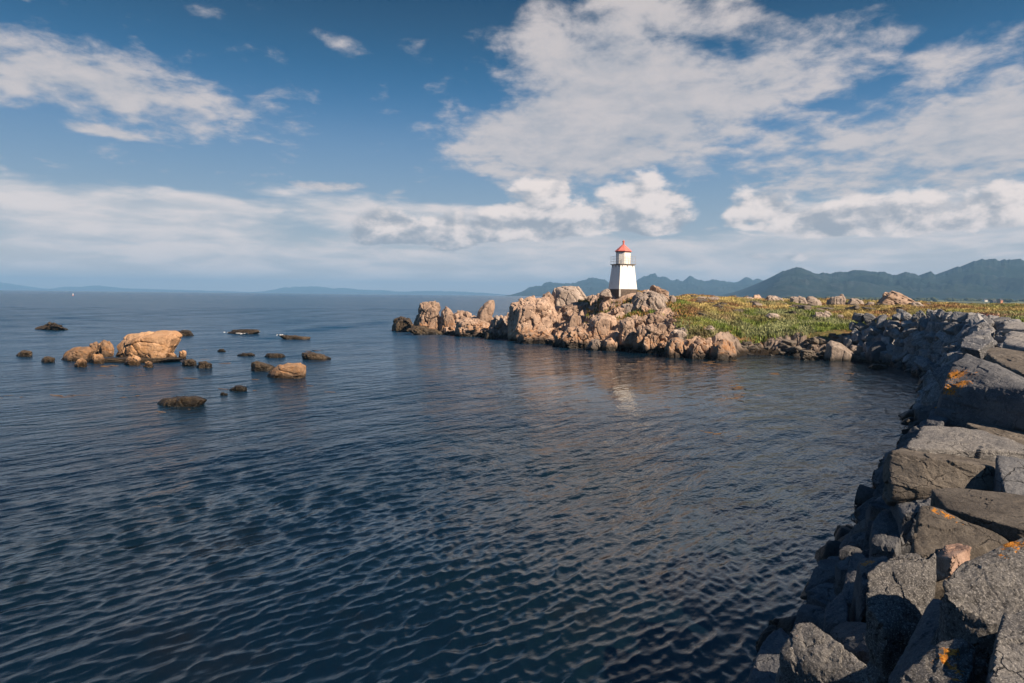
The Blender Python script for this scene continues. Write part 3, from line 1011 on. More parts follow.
boulder("dark slab leaning in the shaded gap below the speckled granite boulder",
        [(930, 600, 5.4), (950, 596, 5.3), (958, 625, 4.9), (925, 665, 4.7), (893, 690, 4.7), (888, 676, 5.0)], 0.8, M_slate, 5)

# ------------------------------------------------------------------ stones packed on the slope: base shapes, then copies
EN_BASE = []


def stone_base(name, seed, mat, level, dims=(1, 1, 1)):
    rng = np.random.default_rng(seed)
    P = np.array([(x, y, z) for x in (-1, 1) for y in (-1, 1) for z in (-1, 1)], float)
    P = np.vstack([P * rng.uniform(0.62, 1.08, P.shape), rng.normal(0, 0.75, (4, 3))])
    P *= np.asarray(dims) * 0.5
    X, Fc = rock_shape(P, level, seed, p=70, chips=4, chip=(0.78, 0.95), amp=0.06, blocks=3, inset=0.9, crag=0.03, crag_scale=(0.5, 0.5, 0.4))
    me = mesh_from(name, X, Fc, False)
    me.materials.append(mat)
    return me


def put(name, me, loc, rot, scl, label, cat, group):
    o = bpy.data.objects.new(name, me)
    COL.objects.link(o)
    o.location, o.rotation_euler, o.scale = loc, rot, scl
    return tag(o, label, cat, group)


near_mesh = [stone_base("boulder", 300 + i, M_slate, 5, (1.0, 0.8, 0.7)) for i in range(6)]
wall_mesh = [stone_base("wall_stone", 400 + i, M_wall, 4, (1.0, 0.85, 0.85)) for i in range(9)]
rs = random.Random(3)

# dark boulders filling the shaded slope low at the water, near half of the breakwater
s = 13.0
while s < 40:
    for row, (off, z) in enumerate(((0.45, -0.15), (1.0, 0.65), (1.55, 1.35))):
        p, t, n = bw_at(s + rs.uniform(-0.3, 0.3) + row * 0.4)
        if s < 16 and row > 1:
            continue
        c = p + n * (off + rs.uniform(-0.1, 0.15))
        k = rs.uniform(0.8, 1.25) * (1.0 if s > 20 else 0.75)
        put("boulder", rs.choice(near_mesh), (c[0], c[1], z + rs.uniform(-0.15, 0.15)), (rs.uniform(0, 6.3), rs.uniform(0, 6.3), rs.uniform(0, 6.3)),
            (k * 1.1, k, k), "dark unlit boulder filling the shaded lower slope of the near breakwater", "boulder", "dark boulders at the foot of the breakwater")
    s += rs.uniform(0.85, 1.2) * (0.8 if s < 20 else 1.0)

# crest and upper rows beyond the big boulders, and the far curved wall
s = 37.0
s_end = BS[-1] - 0.5
while s < s_end:
    h = crest(s)
    nrow = 7
    step = 0.95 if s < 60 else 0.85
    for row in range(nrow):
        f = row / (nrow - 1)
        z = -0.1 + f * (h - 0.15)
        if s < 40 and row < 3:
            continue
        off = 0.05 + z * 0.60 + rs.uniform(-0.14, 0.14)
        p, t, n = bw_at(min(s + rs.uniform(-0.25, 0.25) + (row % 2) * step / 2, s_end))
        c = p + n * off
        ang = math.atan2(t[1], t[0])
        k = rs.uniform(0.78, 1.3) * (0.85 if s < 50 else 0.95)
        top = row == nrow - 1
        put("wall_stone", rs.choice(wall_mesh), (c[0], c[1], z + rs.uniform(-0.12, 0.12) + (rs.choice([0, 0, 0.12, 0.25]) if top else 0)),
            (rs.uniform(-0.9, 0.9), rs.uniform(-0.9, 0.9), ang + rs.uniform(-1.2, 1.2)), (k * 1.1, k, k * (0.8 if top else 1.0)),
            "rough grey stone along the sunlit crest of the far curved breakwater wall" if top else "rough grey stone packed in the shaded face of the far curved breakwater wall",
            "stone", "crest stones of the far wall" if top else "face stones of the far wall")
    s += step * 1.05
# a loose second row on the top of the wall
s = 38.0
while s < s_end - 6:
    p, t, n = bw_at(s)
    c = p + n * (0.05 + crest(s) * 0.60 + rs.uniform(0.8, 1.3))
    k = rs.uniform(0.6, 1.0)
    put("wall_stone", rs.choice(wall_mesh), (c[0], c[1], crest(s) - 0.15 + rs.uniform(-0.1, 0.15)), (rs.uniform(-0.4, 0.4), rs.uniform(-0.4, 0.4), rs.uniform(0, 6.3)),
        (k * 1.3, k * 1.1, k * 0.7), "flat grey stone lying loose on the top of the far wall beside the heath", "stone", "loose stones on top of the far wall")
    s += rs.uniform(0.8, 1.3)
for i, (px, py, D, k, lab) in enumerate([
        (899.5, 310.3, 62, 0.55, "small dark stone on the very tip of the little cairn"), (901, 313.5, 62, 0.85, "dark stone in the middle of the little cairn"),
        (905, 317, 61.5, 1.1, "broad dark stone at the foot of the little cairn"), (930, 314, 60, 0.7, "lone square dark stone standing on the pale wall top")]):
    q = W(px, py, D)
    put("wall_stone", wall_mesh[i], q, (0.1 * i, 0.2, i), (k, k, k * 0.8), lab, "stone", None)

# ------------------------------------------------------------------ headland rocks, skerries and shore rocks
RN = [0]


def outline_rock(name, label, pts, D, depth, mat, level=5, drop=0.5, group=None, cat="rock", crag=0.0, cs=(0.9, 0.9, 1.6), **kw):
    RN[0] += 1
    P = np.array(pts, float)
    c = P.mean(0)
    pin = c + (P - c) * 0.62
    pin[:, 1] += (P[:, 1].max() - P[:, 1].min()) * 0.06
    mid = np.array([W(x, y, D) for x, y in P])
    fr = np.array([W(x, y, D - depth) for x, y in pin])
    bk = np.array([W(x, y, D + depth) for x, y in pin])
    allp = [mid, fr, bk]
    ymax = P[:, 1].max()
    lowm = P[:, 1] > ymax - 0.35 * (ymax - P[:, 1].min())
    for A in (mid, fr, bk):
        B = A[lowm].copy()
        B[:, 2] -= drop
        allp.append(B)
    kw.setdefault('amp', 0.05)
    kw.setdefault('p', 60)
    if crag > 0.12:
        kw.setdefault('blocks', 6)
        kw.setdefault('inset', 0.80)
    else:
        kw.setdefault('blocks', 2)
        kw.setdefault('inset', 0.92)
    crag *= 1.05
    o = rock_obj(name, np.vstack(allp), level, 500 + RN[0] * 13, mat, None, crag=crag, crag_scale=cs, smooth=False, **kw)
    return tag(o, label, cat, group)


def Dw(py, px):
    return S(px, py)[1]


# ---- skerries left: outline, base row gives the distance
SK = "rocks of the low skerry"
RF = "wet rocks awash off the skerry"


def sea_rock(label, pts, base, mat, depth=None, level=4, name="sea_rock", group=SK, drop=0.6, **kw):
    if mat is M_wet:
        pts = [(x, base - 1 - (base - 1 - y) * 0.72) for x, y in pts]
    xs = [p[0] for p in pts]
    D = Dw(base, sum(xs) / len(xs))
    wpx = (max(xs) - min(xs)) / F * D
    kw.setdefault('crag', 0.085)
    kw.setdefault('cs', (0.75, 0.75, 0.5))
    kw.setdefault('blocks', 4)
    kw.setdefault('inset', 0.86)
    level = max(level, 5) if level > 3 else level
    return outline_rock(name, label, pts, D + (depth or wpx * 0.35) * 0.6, depth or wpx * 0.35, mat, level, drop, group, "rock", **kw)


sea_rock("largest pale orange boulder of the skerry, smooth and rounded with an overhanging right end",
         [(112, 357), (116, 346), (126, 335), (138, 331), (160, 329.5), (177, 331), (183, 335), (180, 344), (172, 352), (150, 358)], 358, M_skerry, 2.2, 6, name="boulder", amp=0.07, p=22, crag=0.12, cs=(1.4, 1.4, 0.8))
sea_rock("low dark weedy ledge joining the boulders of the skerry at the waterline", [(58, 361), (70, 357.5), (100, 357), (130, 356.5), (165, 355.5), (187, 355.5), (190, 358), (150, 361.5), (100, 362)], 362, M_wet, 1.6, 5, name="stone_ledge")
sea_rock("brown boulder with a lit right end, left part of the skerry",
         [(60, 360), (66, 351), (76, 347), (90, 346), (94, 350), (90, 358), (78, 361)], 361, M_skerrydark, 1.3, 5, name="boulder")
sea_rock("small reddish boulder behind the gap between the brown and the tall rounded one", [(87, 351), (90, 343), (97, 342), (100, 347), (99, 355)], 355, M_skerrydark, 0.6)
sea_rock("tall rounded dark boulder touching the left end of the largest one", [(98, 357), (98, 344), (103, 339), (110, 340), (114, 346), (113, 357)], 357, M_skerrydark, 0.8, 5, name="boulder")
sea_rock("knobbly pale boulder in front of the tall rounded dark one", [(90, 361), (92, 354), (97, 352), (103, 354), (106, 359), (104, 363)], 363.5, M_skerry, 0.6)
sea_rock("small sunlit stone, lowest at the left in front of the skerry", [(74, 365), (77, 359), (82, 358), (87, 361), (87, 366)], 367, M_skerry, 0.5)
sea_rock("pale stone in front of the left half of the largest boulder", [(124, 363), (127, 357), (133, 355), (140, 358), (142, 363), (133, 365)], 365, M_skerry, 0.7)
sea_rock("broad pale stone in front of the middle of the largest boulder", [(145, 360), (148, 352), (154, 350), (166, 353), (167, 359), (158, 363)], 362.5, M_skerry, 0.8)
sea_rock("small round pale stone standing foremost in front of the largest boulder", [(143, 366), (144, 361), (149, 360), (154, 362), (153, 367)], 367.5, M_skerry, 0.5)
sea_rock("low orange stone under the overhanging end of the largest boulder", [(166, 358), (168, 352), (173, 351), (177, 356), (176, 359)], 359, M_skerry, 0.5)
sea_rock("small upright orange stone right of the largest boulder", [(178, 358), (179, 351), (184, 349), (187, 351), (186, 357)], 358.5, M_skerry, 0.5)
sea_rock("dark wet rock right of the skerry, left one of a touching pair", [(181, 364), (183, 358), (190, 355), (197, 359), (198, 365)], 366, M_wet, 0.6, group=RF)
sea_rock("dark wet rock right of the skerry, right one of a touching pair", [(195, 366), (198, 360), (206, 359), (213, 362), (213, 367)], 368.5, M_wet, 0.6, group=RF)
sea_rock("low dark hump, leftmost of all the rocks in the water", [(15, 355), (18, 350), (25, 348.5), (32, 350), (33, 355)], 356.5, M_wet, 0.6, group=RF)
sea_rock("low dark red tinged rock between the leftmost hump and the skerry", [(40, 361), (42, 356), (48, 354.5), (54, 357), (54, 361)], 362.5, M_wet, 0.6, group=RF)
sea_rock("jagged dark reef far out on the left, alone in open water", [(34, 329), (40, 323.5), (48, 320.5), (55, 320), (58, 324), (68, 328), (70, 329.5)], 330, M_wet, 1.8, 5, group=RF, name="reef", crag=0.35)
sea_rock("dark double hump behind the right end of the largest skerry boulder", [(175, 335), (178, 329), (186, 328), (192, 329), (194, 335)], 336, M_wet, 1.0, group=RF)
sea_rock("dark ridge with white surf along its foot, farther out behind the skerry", [(227, 333), (231, 328), (238, 330), (244, 327.5), (257, 328), (261, 331), (250, 334)], 334, M_wet, 1.0, 5, group=RF, name="reef")
sea_rock("long low weed covered rock with foam at its left end", [(276, 334), (284, 333.5), (296, 334.5), (311, 336.5), (309, 339), (290, 338.5)], 339.5, M_wet, 0.8, group=RF)
sea_rock("tiny dark rock alone between the skerry and the far ridges", [(217, 351), (219, 347.5), (224, 347), (226, 350.5)], 352, M_wet, 0.35, group=RF)
sea_rock("flat dark rock barely above the water, left of a similar one", [(236, 354.5), (242, 352), (252, 351), (256, 354), (250, 355.5)], 356, M_wet, 0.7, group=RF)
sea_rock("flat dark rock with a notch, behind the orange brown boulder", [(264, 356), (267, 351.5), (276, 353), (284, 352), (286, 356.5)], 357.5, M_wet, 0.7, group=RF)
sea_rock("long dark rock sloping down to the right, rightmost in open water", [(300, 355), (302, 350.5), (312, 349.5), (322, 352), (332, 357.5), (328, 359), (306, 358)], 359.5, M_wet, 0.9, group=RF)
sea_rock("dark ribbed rock touching the left side of the lone orange brown boulder", [(250, 368), (251, 359), (257, 357), (266, 361), (275, 365), (273, 370)], 371, M_wet, 0.8, 5, group=RF)
sea_rock("orange brown boulder half sunk apart from the skerry, beside a dark ribbed rock", [(266, 376), (273, 367), (285, 363), (300, 362), (306, 365), (306, 373), (298, 377)], 378, M_skerrydark, 1.0, 5, name="boulder")
sea_rock("black wet slab nearest the camera in the open water", [(155, 403), (160, 396), (178, 392), (200, 391), (210, 397), (195, 402), (170, 405)], 406, M_wet, 0.9, 5, group=RF, name="stone_slab")
sea_rock("small dark wet rock just right above the black slab", [(229, 389), (233, 386), (240, 384.5), (247, 386), (246, 390)], 391, M_wet, 0.4, group=RF)
sea_rock("tiny dark stone breaking the surface between the black slab and the small wet rock", [(220, 393.5), (223, 392.3), (228, 393), (227, 394.5)], 395.3, M_wet, 0.25, 3, group=RF)

# ---- headland rocks, named one by one
HL = "rocks of the lighthouse headland"


def head_rock(label, pts, D, depth, mat=None, level=5, name="rock_outcrop", drop=0.8, crag=0.22, **kw):
    return outline_rock(name, label, pts, D, depth, mat or M_head, level, drop, HL, "rock", crag=crag, **kw)


head_rock("low dark seaward rock at the far left tip of the headland", [(391, 326), (394, 319), (401, 316), (410, 319), (414, 327), (405, 329)], 103, 2.0, M_wet, drop=1.0, crag=0.3)
head_rock("tall blocky stack near the headland tip with a black cleft on its left side",
          [(413, 330), (416, 313), (420, 302.5), (430, 299), (439, 303), (443, 315), (447, 331), (430, 333)], 97, 2.2, level=6, crag=0.40)
head_rock("lower spiky rock leaning against the right side of the tall stack", [(438, 330), (441, 312), (447, 306), (451, 307), (456, 316), (459, 330)], 95.5, 1.5, crag=0.32)
head_rock("low dark skirting ledge at the foot of the tall stack", [(404, 330), (412, 325), (425, 326), (440, 330), (443, 334), (425, 334)], 93.5, 1.2, M_wet, drop=0.8)
head_rock("low pale ledge between the tall stack and the leaning stone", [(452, 331), (456, 320), (464, 317), (478, 318), (487, 321), (488, 333), (470, 333)], 90.5, 1.8, crag=0.3)
head_rock("leaning pillar stone standing up against the sea", [(476, 320), (478, 311), (484, 303), (490, 299), (495, 300), (495.5, 309), (491, 320)], 93, 1.0, name="standing_stone", crag=0.06)
head_rock("dark broken rocks right of the leaning pillar", [(487, 334), (490, 318), (497, 314), (505, 319), (508, 334)], 88, 1.5, M_headgrey, crag=0.32)
head_rock("small square rock awash in front of the dark broken rocks", [(484, 337), (486, 331.5), (493, 331.5), (495, 337)], 84.5, 0.5, M_wet, 4, name="boulder", crag=0.0)
head_rock("largest pink outcrop with a square black face on its left", [(505, 330), (507, 305), (511, 301), (522, 301), (535, 297), (547, 296), (553, 300), (560, 315), (566, 326), (563, 338), (530, 338)],
          83, 3.0, level=6, drop=1.5, crag=0.40, cs=(0.9, 0.9, 2.4))
head_rock("knob rising from the left shoulder of the largest pink outcrop", [(517, 306), (519, 299.5), (522, 298), (525, 302), (527, 308)], 85, 0.8, None, 4, crag=0.15)
head_rock("low orange footed rocks in the water under the largest pink outcrop", [(515, 341), (519, 332), (530, 329), (545, 330), (556, 336), (558, 345), (535, 343)], 78.5, 1.4, crag=0.3)
head_rock("smooth grey summit block left of the lighthouse, flat topped", [(549, 303), (553, 291), (556, 286.5), (568, 285.5), (578, 287), (584, 294), (589, 301), (575, 305)], 89, 2.2, M_headgrey, level=6, crag=0.14)
head_rock("rough knobs left below the flat topped summit block", [(540, 302), (543, 294), (549, 290), (554, 296), (555, 304)], 88, 1.0, None, 4, crag=0.2)
head_rock("pale ledge under the flat topped summit block", [(556, 318), (558, 306), (570, 302), (588, 302), (598, 309), (592, 319), (572, 321)], 84, 1.8, crag=0.3)
head_rock("pointed pink finger of rock in front of the green pocket", [(567, 327), (570, 316), (574, 311), (578, 313), (578, 325)], 78, 0.8, None, 4, crag=0.15)
head_rock("long slanting ribbed slab running down to the water below the summit", [(558, 343), (566, 327), (578, 323), (592, 330), (603, 343), (598, 348), (575, 348)], 73, 1.8, level=6, crag=0.38, cs=(0.7, 0.7, 0.9))
head_rock("orange striped rock teeth at the waterline below the slanting slab", [(552, 346), (556, 334), (562, 331), (568, 338), (570, 347)], 74.5, 0.9, crag=0.25, cs=(0.4, 0.4, 1.2))
head_rock("broad smooth grey pink slab below the lighthouse", [(586, 334), (590, 318), (600, 312), (614, 313), (620, 322), (619, 334), (603, 337)], 74, 2.0, level=6, crag=0.16)
head_rock("rounded orange boulder at the waterline below the broad slab", [(602, 348), (604, 339), (612, 336), (618, 342), (619, 350)], 68.8, 1.0, name="boulder", crag=0.1)
head_rock("dark low rocks left of the rounded orange boulder at the water", [(588, 349), (591, 341), (599, 339), (603, 349)], 69.5, 1.0, M_headgrey, crag=0.25)
head_rock("block with a square black left face and lit right edge", [(618, 338), (619, 320), (627, 316), (633, 318), (637, 330), (641, 341), (630, 342)], 69.5, 1.4, crag=0.22)
head_rock("lit wedge right of the block with the square black face", [(633, 343), (636, 327), (643, 322), (650, 331), (654, 342), (645, 345)], 67.5, 1.2, crag=0.25)
head_rock("dark cubical rock directly below the lighthouse", [(619, 312), (621, 304), (630, 302), (639, 305), (640, 313), (630, 316)], 76, 1.2, M_headgrey, crag=0.25)
head_rock("dark stones piled at the left foot of the lighthouse plinth", [(598, 295), (602, 291), (607, 288.5), (611, 290), (613, 295)], 78.2, 0.6, M_headgrey, 4, crag=0.14, drop=0.3)
head_rock("pale rock pile on the slope left below the lighthouse", [(598, 312), (600, 300), (606, 296), (614, 300), (617, 312)], 79, 1.3, crag=0.28)
head_rock("big rounded grey summit rock with vertical cracks right of the lighthouse", [(628, 306), (633, 295), (642, 291), (655, 291), (665, 295), (671, 305), (673, 317), (655, 319), (638, 312)],
          76.5, 2.3, M_headgrey, level=6, crag=0.26, cs=(0.8, 0.8, 3.0))
head_rock("small upright rock behind the right shoulder of the cracked summit rock", [(668, 303), (669, 295.5), (673, 294), (677, 298), (676, 304)], 80, 0.7, M_headgrey, 4, crag=0.1)
head_rock("slope rock under the cracked summit rock", [(640, 322), (644, 311), (656, 311), (668, 317), (672, 326), (656, 329)], 72, 1.4, crag=0.3)
head_rock("jumble of lit and dark rocks in the middle of the headland front", [(640, 345), (645, 329), (656, 325), (668, 329), (672, 343), (656, 348)], 67, 1.5, level=6, crag=0.42, cs=(0.6, 0.6, 0.9))
head_rock("orange lichened rock face at the waterline right of the jumble", [(664, 354), (667, 341), (676, 336), (684, 340), (688, 354), (675, 357)], 62.5, 1.3, crag=0.25)
head_rock("grey rock slope above the orange lichened face", [(668, 338), (672, 329), (684, 326), (694, 333), (696, 341), (682, 343)], 66, 1.2, M_headgrey, crag=0.3)
head_rock("orange topped rock with black foot, second from the right end of the front", [(686, 355), (690, 341), (700, 336), (712, 340), (716, 355), (700, 358)], 61.5, 1.3, level=6, crag=0.32)
head_rock("last orange rock at the right end of the headland front", [(710, 357), (714, 344), (723, 339), (732, 345), (737, 355), (728, 359)], 60.5, 1.2, crag=0.28)
head_rock("grey flat rock in the grass above the right end of the front", [(696, 333), (700, 327), (712, 325), (720, 330), (716, 336)], 66.5, 1.0, M_headgrey, 4, crag=0.15)
head_rock("dark pointed rock at the edge of the turf above the front", [(682, 331), (685, 325), (690, 326), (695, 332)], 67, 0.6, M_wet, 4, crag=0.1)
head_rock("dark leftmost stone on the skyline of the heath", [(676, 307.5), (678, 302.5), (681, 301.5), (686, 307.5)], 84, 0.6, M_headgrey, 4, crag=0.08)
head_rock("long grey skyline outcrop with a black left end", [(692, 305), (694, 298.5), (703, 296.5), (716, 296.5), (722, 300), (716, 305)], 88, 1.6, M_headgrey, crag=0.25)
head_rock("low reddish rock in the grass below the long skyline outcrop", [(707, 310), (709, 306.5), (718, 306), (722, 309)], 78, 0.6, M_headgrey, 4, crag=0.1)
head_rock("turf capped skyline hump with rocks right of the long outcrop", [(722, 305), (728, 299.5), (740, 296.5), (752, 297), (760, 304)], 92, 1.6, M_headgrey, crag=0.2)
head_rock("pale tilted slab on the heath slope below the turf capped hump", [(750, 309), (754, 302), (761, 303), (766, 309), (760, 312)], 82, 0.9, M_headgrey, 4, crag=0.1)
head_rock("orange lichen tipped rock on the skyline left of the pale slab row", [(750, 301), (753, 295), (759, 294.5), (763, 300)], 95, 0.9, M_head, 4, crag=0.15)
head_rock("pale skyline rock with a dark notch, left of the middle of the heath", [(763, 302), (766, 296), (776, 295), (785, 299), (787, 303)], 94, 1.2, M_headgrey, crag=0.2)
head_rock("grey slab lying in the grass below the notched skyline rock", [(764, 316), (768, 312.5), (778, 314), (783, 318), (775, 319)], 73, 0.8, M_headgrey, 4, crag=0.08)
head_rock("skyline rock with a black cave like face and grassy top", [(788, 304), (790, 297), (798, 295.5), (806, 297), (810, 305)], 92, 1.2, M_headgrey, crag=0.22)
head_rock("smooth pale dome right of the black faced skyline rock", [(803, 304), (806, 296.5), (812, 296), (820, 300), (822, 304)], 93, 1.0, M_headgrey, 4, crag=0.08)
head_rock("dark angular skyline rock in the middle of the heath", [(827, 304), (829, 297.5), (835, 294.5), (843, 294), (846, 299), (845, 305)], 91, 1.1, M_headgrey, crag=0.25)
head_rock("low light skyline rocks right of the dark angular one", [(846, 304), (850, 298), (858, 297.5), (864, 301), (866, 305)], 93, 1.0, M_headgrey, crag=0.15)
head_rock("small pale stone between the light rocks and the orange peaked mound", [(864, 306), (868, 301.5), (874, 302), (877, 306)], 88, 0.7, M_headgrey, 4, crag=0.08)
head_rock("dark slab outcrop in the middle of the turf", [(812, 318), (814, 312.5), (821, 311), (830, 313), (835, 319), (824, 321)], 73.5, 1.0, M_headgrey, crag=0.22)
head_rock("small pale block right of the dark slab outcrop in the turf", [(834, 319), (837, 314), (843, 313.5), (846, 319), (842, 321)], 73, 0.7, M_headgrey, 4, crag=0.1)
head_rock("orange peaked mound with a dark shaded left side, tallest on the heath", [(874, 304), (880, 297), (886, 292), (892, 289), (899, 294), (912, 300), (918, 305)], 88, 2.0, M_head, crag=0.28, drop=0.8)
head_rock("dark low rocks at the right foot of the orange peaked mound", [(908, 306), (912, 302.5), (919, 302), (925, 306)], 84, 0.8, M_headgrey, 4, crag=0.15)
head_rock("biggest smooth grey boulder at the cove shore, sloping down right", [(824, 357), (826, 343), (831, 339.5), (838, 341), (848, 348), (857, 355), (856, 360), (840, 361)], 61, 1.2, M_headgrey, 6, name="boulder", crag=0.06)
head_rock("pale flat slab behind the biggest grey cove boulder", [(848, 349), (851, 344.5), (861, 345), (865, 349), (858, 351)], 61.5, 0.7, M_headgrey, 4, name="stone_slab", crag=0.05)
head_rock("flat brown slabs stacked at the shore left of the biggest cove boulder", [(797, 357), (800, 349), (812, 347), (822, 352), (822, 358)], 61.5, 0.9, M_shore, crag=0.25, cs=(1.2, 1.2, 0.35))
head_rock("dark flat rock awash at the foot of the far wall", [(867, 366.5), (871, 364), (882, 364), (888, 366)], 54.5, 0.7, M_wet, 4, drop=0.4, crag=0.08)
head_rock("large dark boulder in shade at the left end of the far wall", [(866, 356), (869, 345), (876, 340), (890, 343), (897, 352), (893, 362), (878, 361)], 59.5, 1.1, M_slate, 5, name="boulder", crag=0.1)
head_rock("sharp dark slab leaning over the shaded boulder at the wall's left end", [(872, 341), (878, 330), (888, 328), (898, 337), (897, 346), (882, 345)], 61, 1.0, M_slate, 5, name="boulder", crag=0.1)
head_rock("dark boulder joining the wall to the turf, above the leaning slab", [(873, 331), (877, 322), (886, 320), (894, 325), (894, 333)], 62.5, 1.0, M_slate, 5, name="boulder", crag=0.1)

# ---- small stones: bases and copies
shore_mesh = []
for i in range(6):
    shore_mesh.append(stone_base("shore_stone", 700 + i, M_shore, 4, (1.0, 0.8, 0.6)))
head_mesh = []
for i in range(7):
    P = np.array([(x, y, z) for x in (-.5, .5) for y in (-.45, .45) for z in (-.45, .45)]) * np.random.default_rng(800 + i).uniform(0.5, 1.1, (8, 3))
    X, Fc = rock_shape(P, 5, 820 + i, p=44, chips=7, chip=(0.7, 0.94), amp=0.12, crag=0.11, crag_scale=(0.4, 0.4, 0.5), blocks=4, inset=0.82)
    me = mesh_from("rock", X, Fc, False)
    me.materials.append(M_head)
    head_mesh.append(me)
rs = random.Random(8)
for k in range(95):                                                   # the stony beach under the turf
    px = rs.uniform(742, 868)
    D = Dw(np.interp(px, [742, 790, 840, 868], [355, 356.5, 359, 361.5]), px) + rs.uniform(-0.2, 2.6)
    q = W(px, 350, D)
    z, sd, g = ground_h(np.array([q[0]]), np.array([q[1]]))
    kx = rs.uniform(0.35, 1.05)
    put("shore_stone", rs.choice(shore_mesh), (q[0], q[1], float(z[0]) + 0.12 * kx), (rs.uniform(-0.4, 0.4), rs.uniform(-0.4, 0.4), rs.uniform(0, 6.3)),
        (kx * 1.3, kx, kx * rs.uniform(0.6, 1.0)), "small dark stone on the stony beach below the green turf of the cove", "stone", "small stones of the cove beach")
cnt = 0
while cnt < 150:                                                      # craggy rocks over the pink headland and along its foot
    x, y = rs.uniform(-16, 19), rs.uniform(58, 98)
    z, sd, g = ground_h(np.array([x]), np.array([y]))
    if not (-0.6 < sd[0] < 16) or g[0] > 0.35 or math.hypot(x - 12.9, y - 80) < 3.2:
        continue
    if y > 90 and x > 2:
        continue
    low = sd[0] < 2.0
    kx = rs.uniform(0.7, 1.9) if not low else rs.uniform(0.6, 1.5)
    put("rock", rs.choice(head_mesh), (x, y, float(z[0]) + 0.10 * kx), (rs.uniform(-0.5, 0.5), rs.uniform(-0.5, 0.5), rs.uniform(0, 6.3)),
        (kx, kx, kx * rs.uniform(0.7, 1.2)),
        "small craggy rock at the dark weedy waterline of the lighthouse headland" if low else "small craggy pink rock lying loose on the dry upper slope of the headland", "rock",
        "small rocks along the headland waterline" if low else "small loose rocks on the headland slope")
    cnt += 1
for k in range(48):                                                   # stones half hidden in the turf
    px, D = rs.uniform(690, 930), rs.uniform(72, 100)
    q = W(px, 310, D)
    z, sd, g = ground_h(np.array([q[0]]), np.array([q[1]]))
    if g[0] < 0.5:
        continue
    kx = rs.uniform(0.5, 1.2)
    put("shore_stone", rs.choice(shore_mesh), (q[0], q[1], float(z[0]) + 0.15 * kx), (rs.uniform(-0.3, 0.3), rs.uniform(-0.3, 0.3), rs.uniform(0, 6.3)),
        (kx * 1.4, kx, kx * 0.8), "small grey stone half sunk in the grass of the heath", "stone", "stones half hidden in the heath grass")


# ------------------------------------------------------------------ grass, heather: stuff
def blades(name, pts, hts, cols, nb, spread, mat, lean=0.5, width=0.05):
    n = len(pts)
    g = np.random.default_rng(len(name) + n)
    base = np.repeat(pts, nb, 0) + np.concatenate([g.normal(0, spread, (n * nb, 2)), np.zeros((n * nb, 1))], 1)
    h = np.repeat(hts, nb) * g.uniform(0.55, 1.1, n * nb)
    an = g.uniform(0, 6.28, n * nb)
    side = np.stack([np.cos(an), np.sin(an), 0 * an], 1) * (width * g.uniform(0.6, 1.3, n * nb))[:, None]
    ln = g.uniform(0, 6.28, n * nb)
    le = np.stack([np.cos(ln), np.sin(ln), 0 * ln], 1) * (h * lean * g.uniform(0.1, 1.0, n * nb))[:, None]
    up = np.stack([0 * h, 0 * h, h], 1)
    v0, v1 = base - side - [0, 0, 0.1], base + side - [0, 0, 0.1]
    v2, v3 = base + side * 0.8 + le * 0.35 + up * 0.6, base - side * 0.8 + le * 0.35 + up * 0.6
    v4 = base + le + up
    V = np.stack([v0, v1, v2, v3, v4], 1).reshape(-1, 3)
    b5 = (np.arange(n * nb) * 5)[:, None]
    Fc = np.concatenate([b5 + [0, 1, 2], b5 + [0, 2, 3], b5 + [3, 2, 4]])
    me = mesh_from(name, V, Fc, False)
    c = np.repeat(cols, nb, 0) * g.uniform(0.75, 1.25, (n * nb, 1))
    cattr(me, "tint", np.repeat(np.clip(c, 0, 1), 5, 0))
    o = link(name, me, mat)
    o['kind'] = 'stuff'
    return o


mg, tg, bgm = new_mat("plant_blades")
atg = tg.node('ShaderNodeAttribute', attribute_name="tint")
tg.l.new(atg.outputs['Color'], bgm.inputs['Base Color'])
bgm.inputs['Roughness'].default_value = 0.8
bgm.inputs['Specular IOR Level'].default_value = 0.15


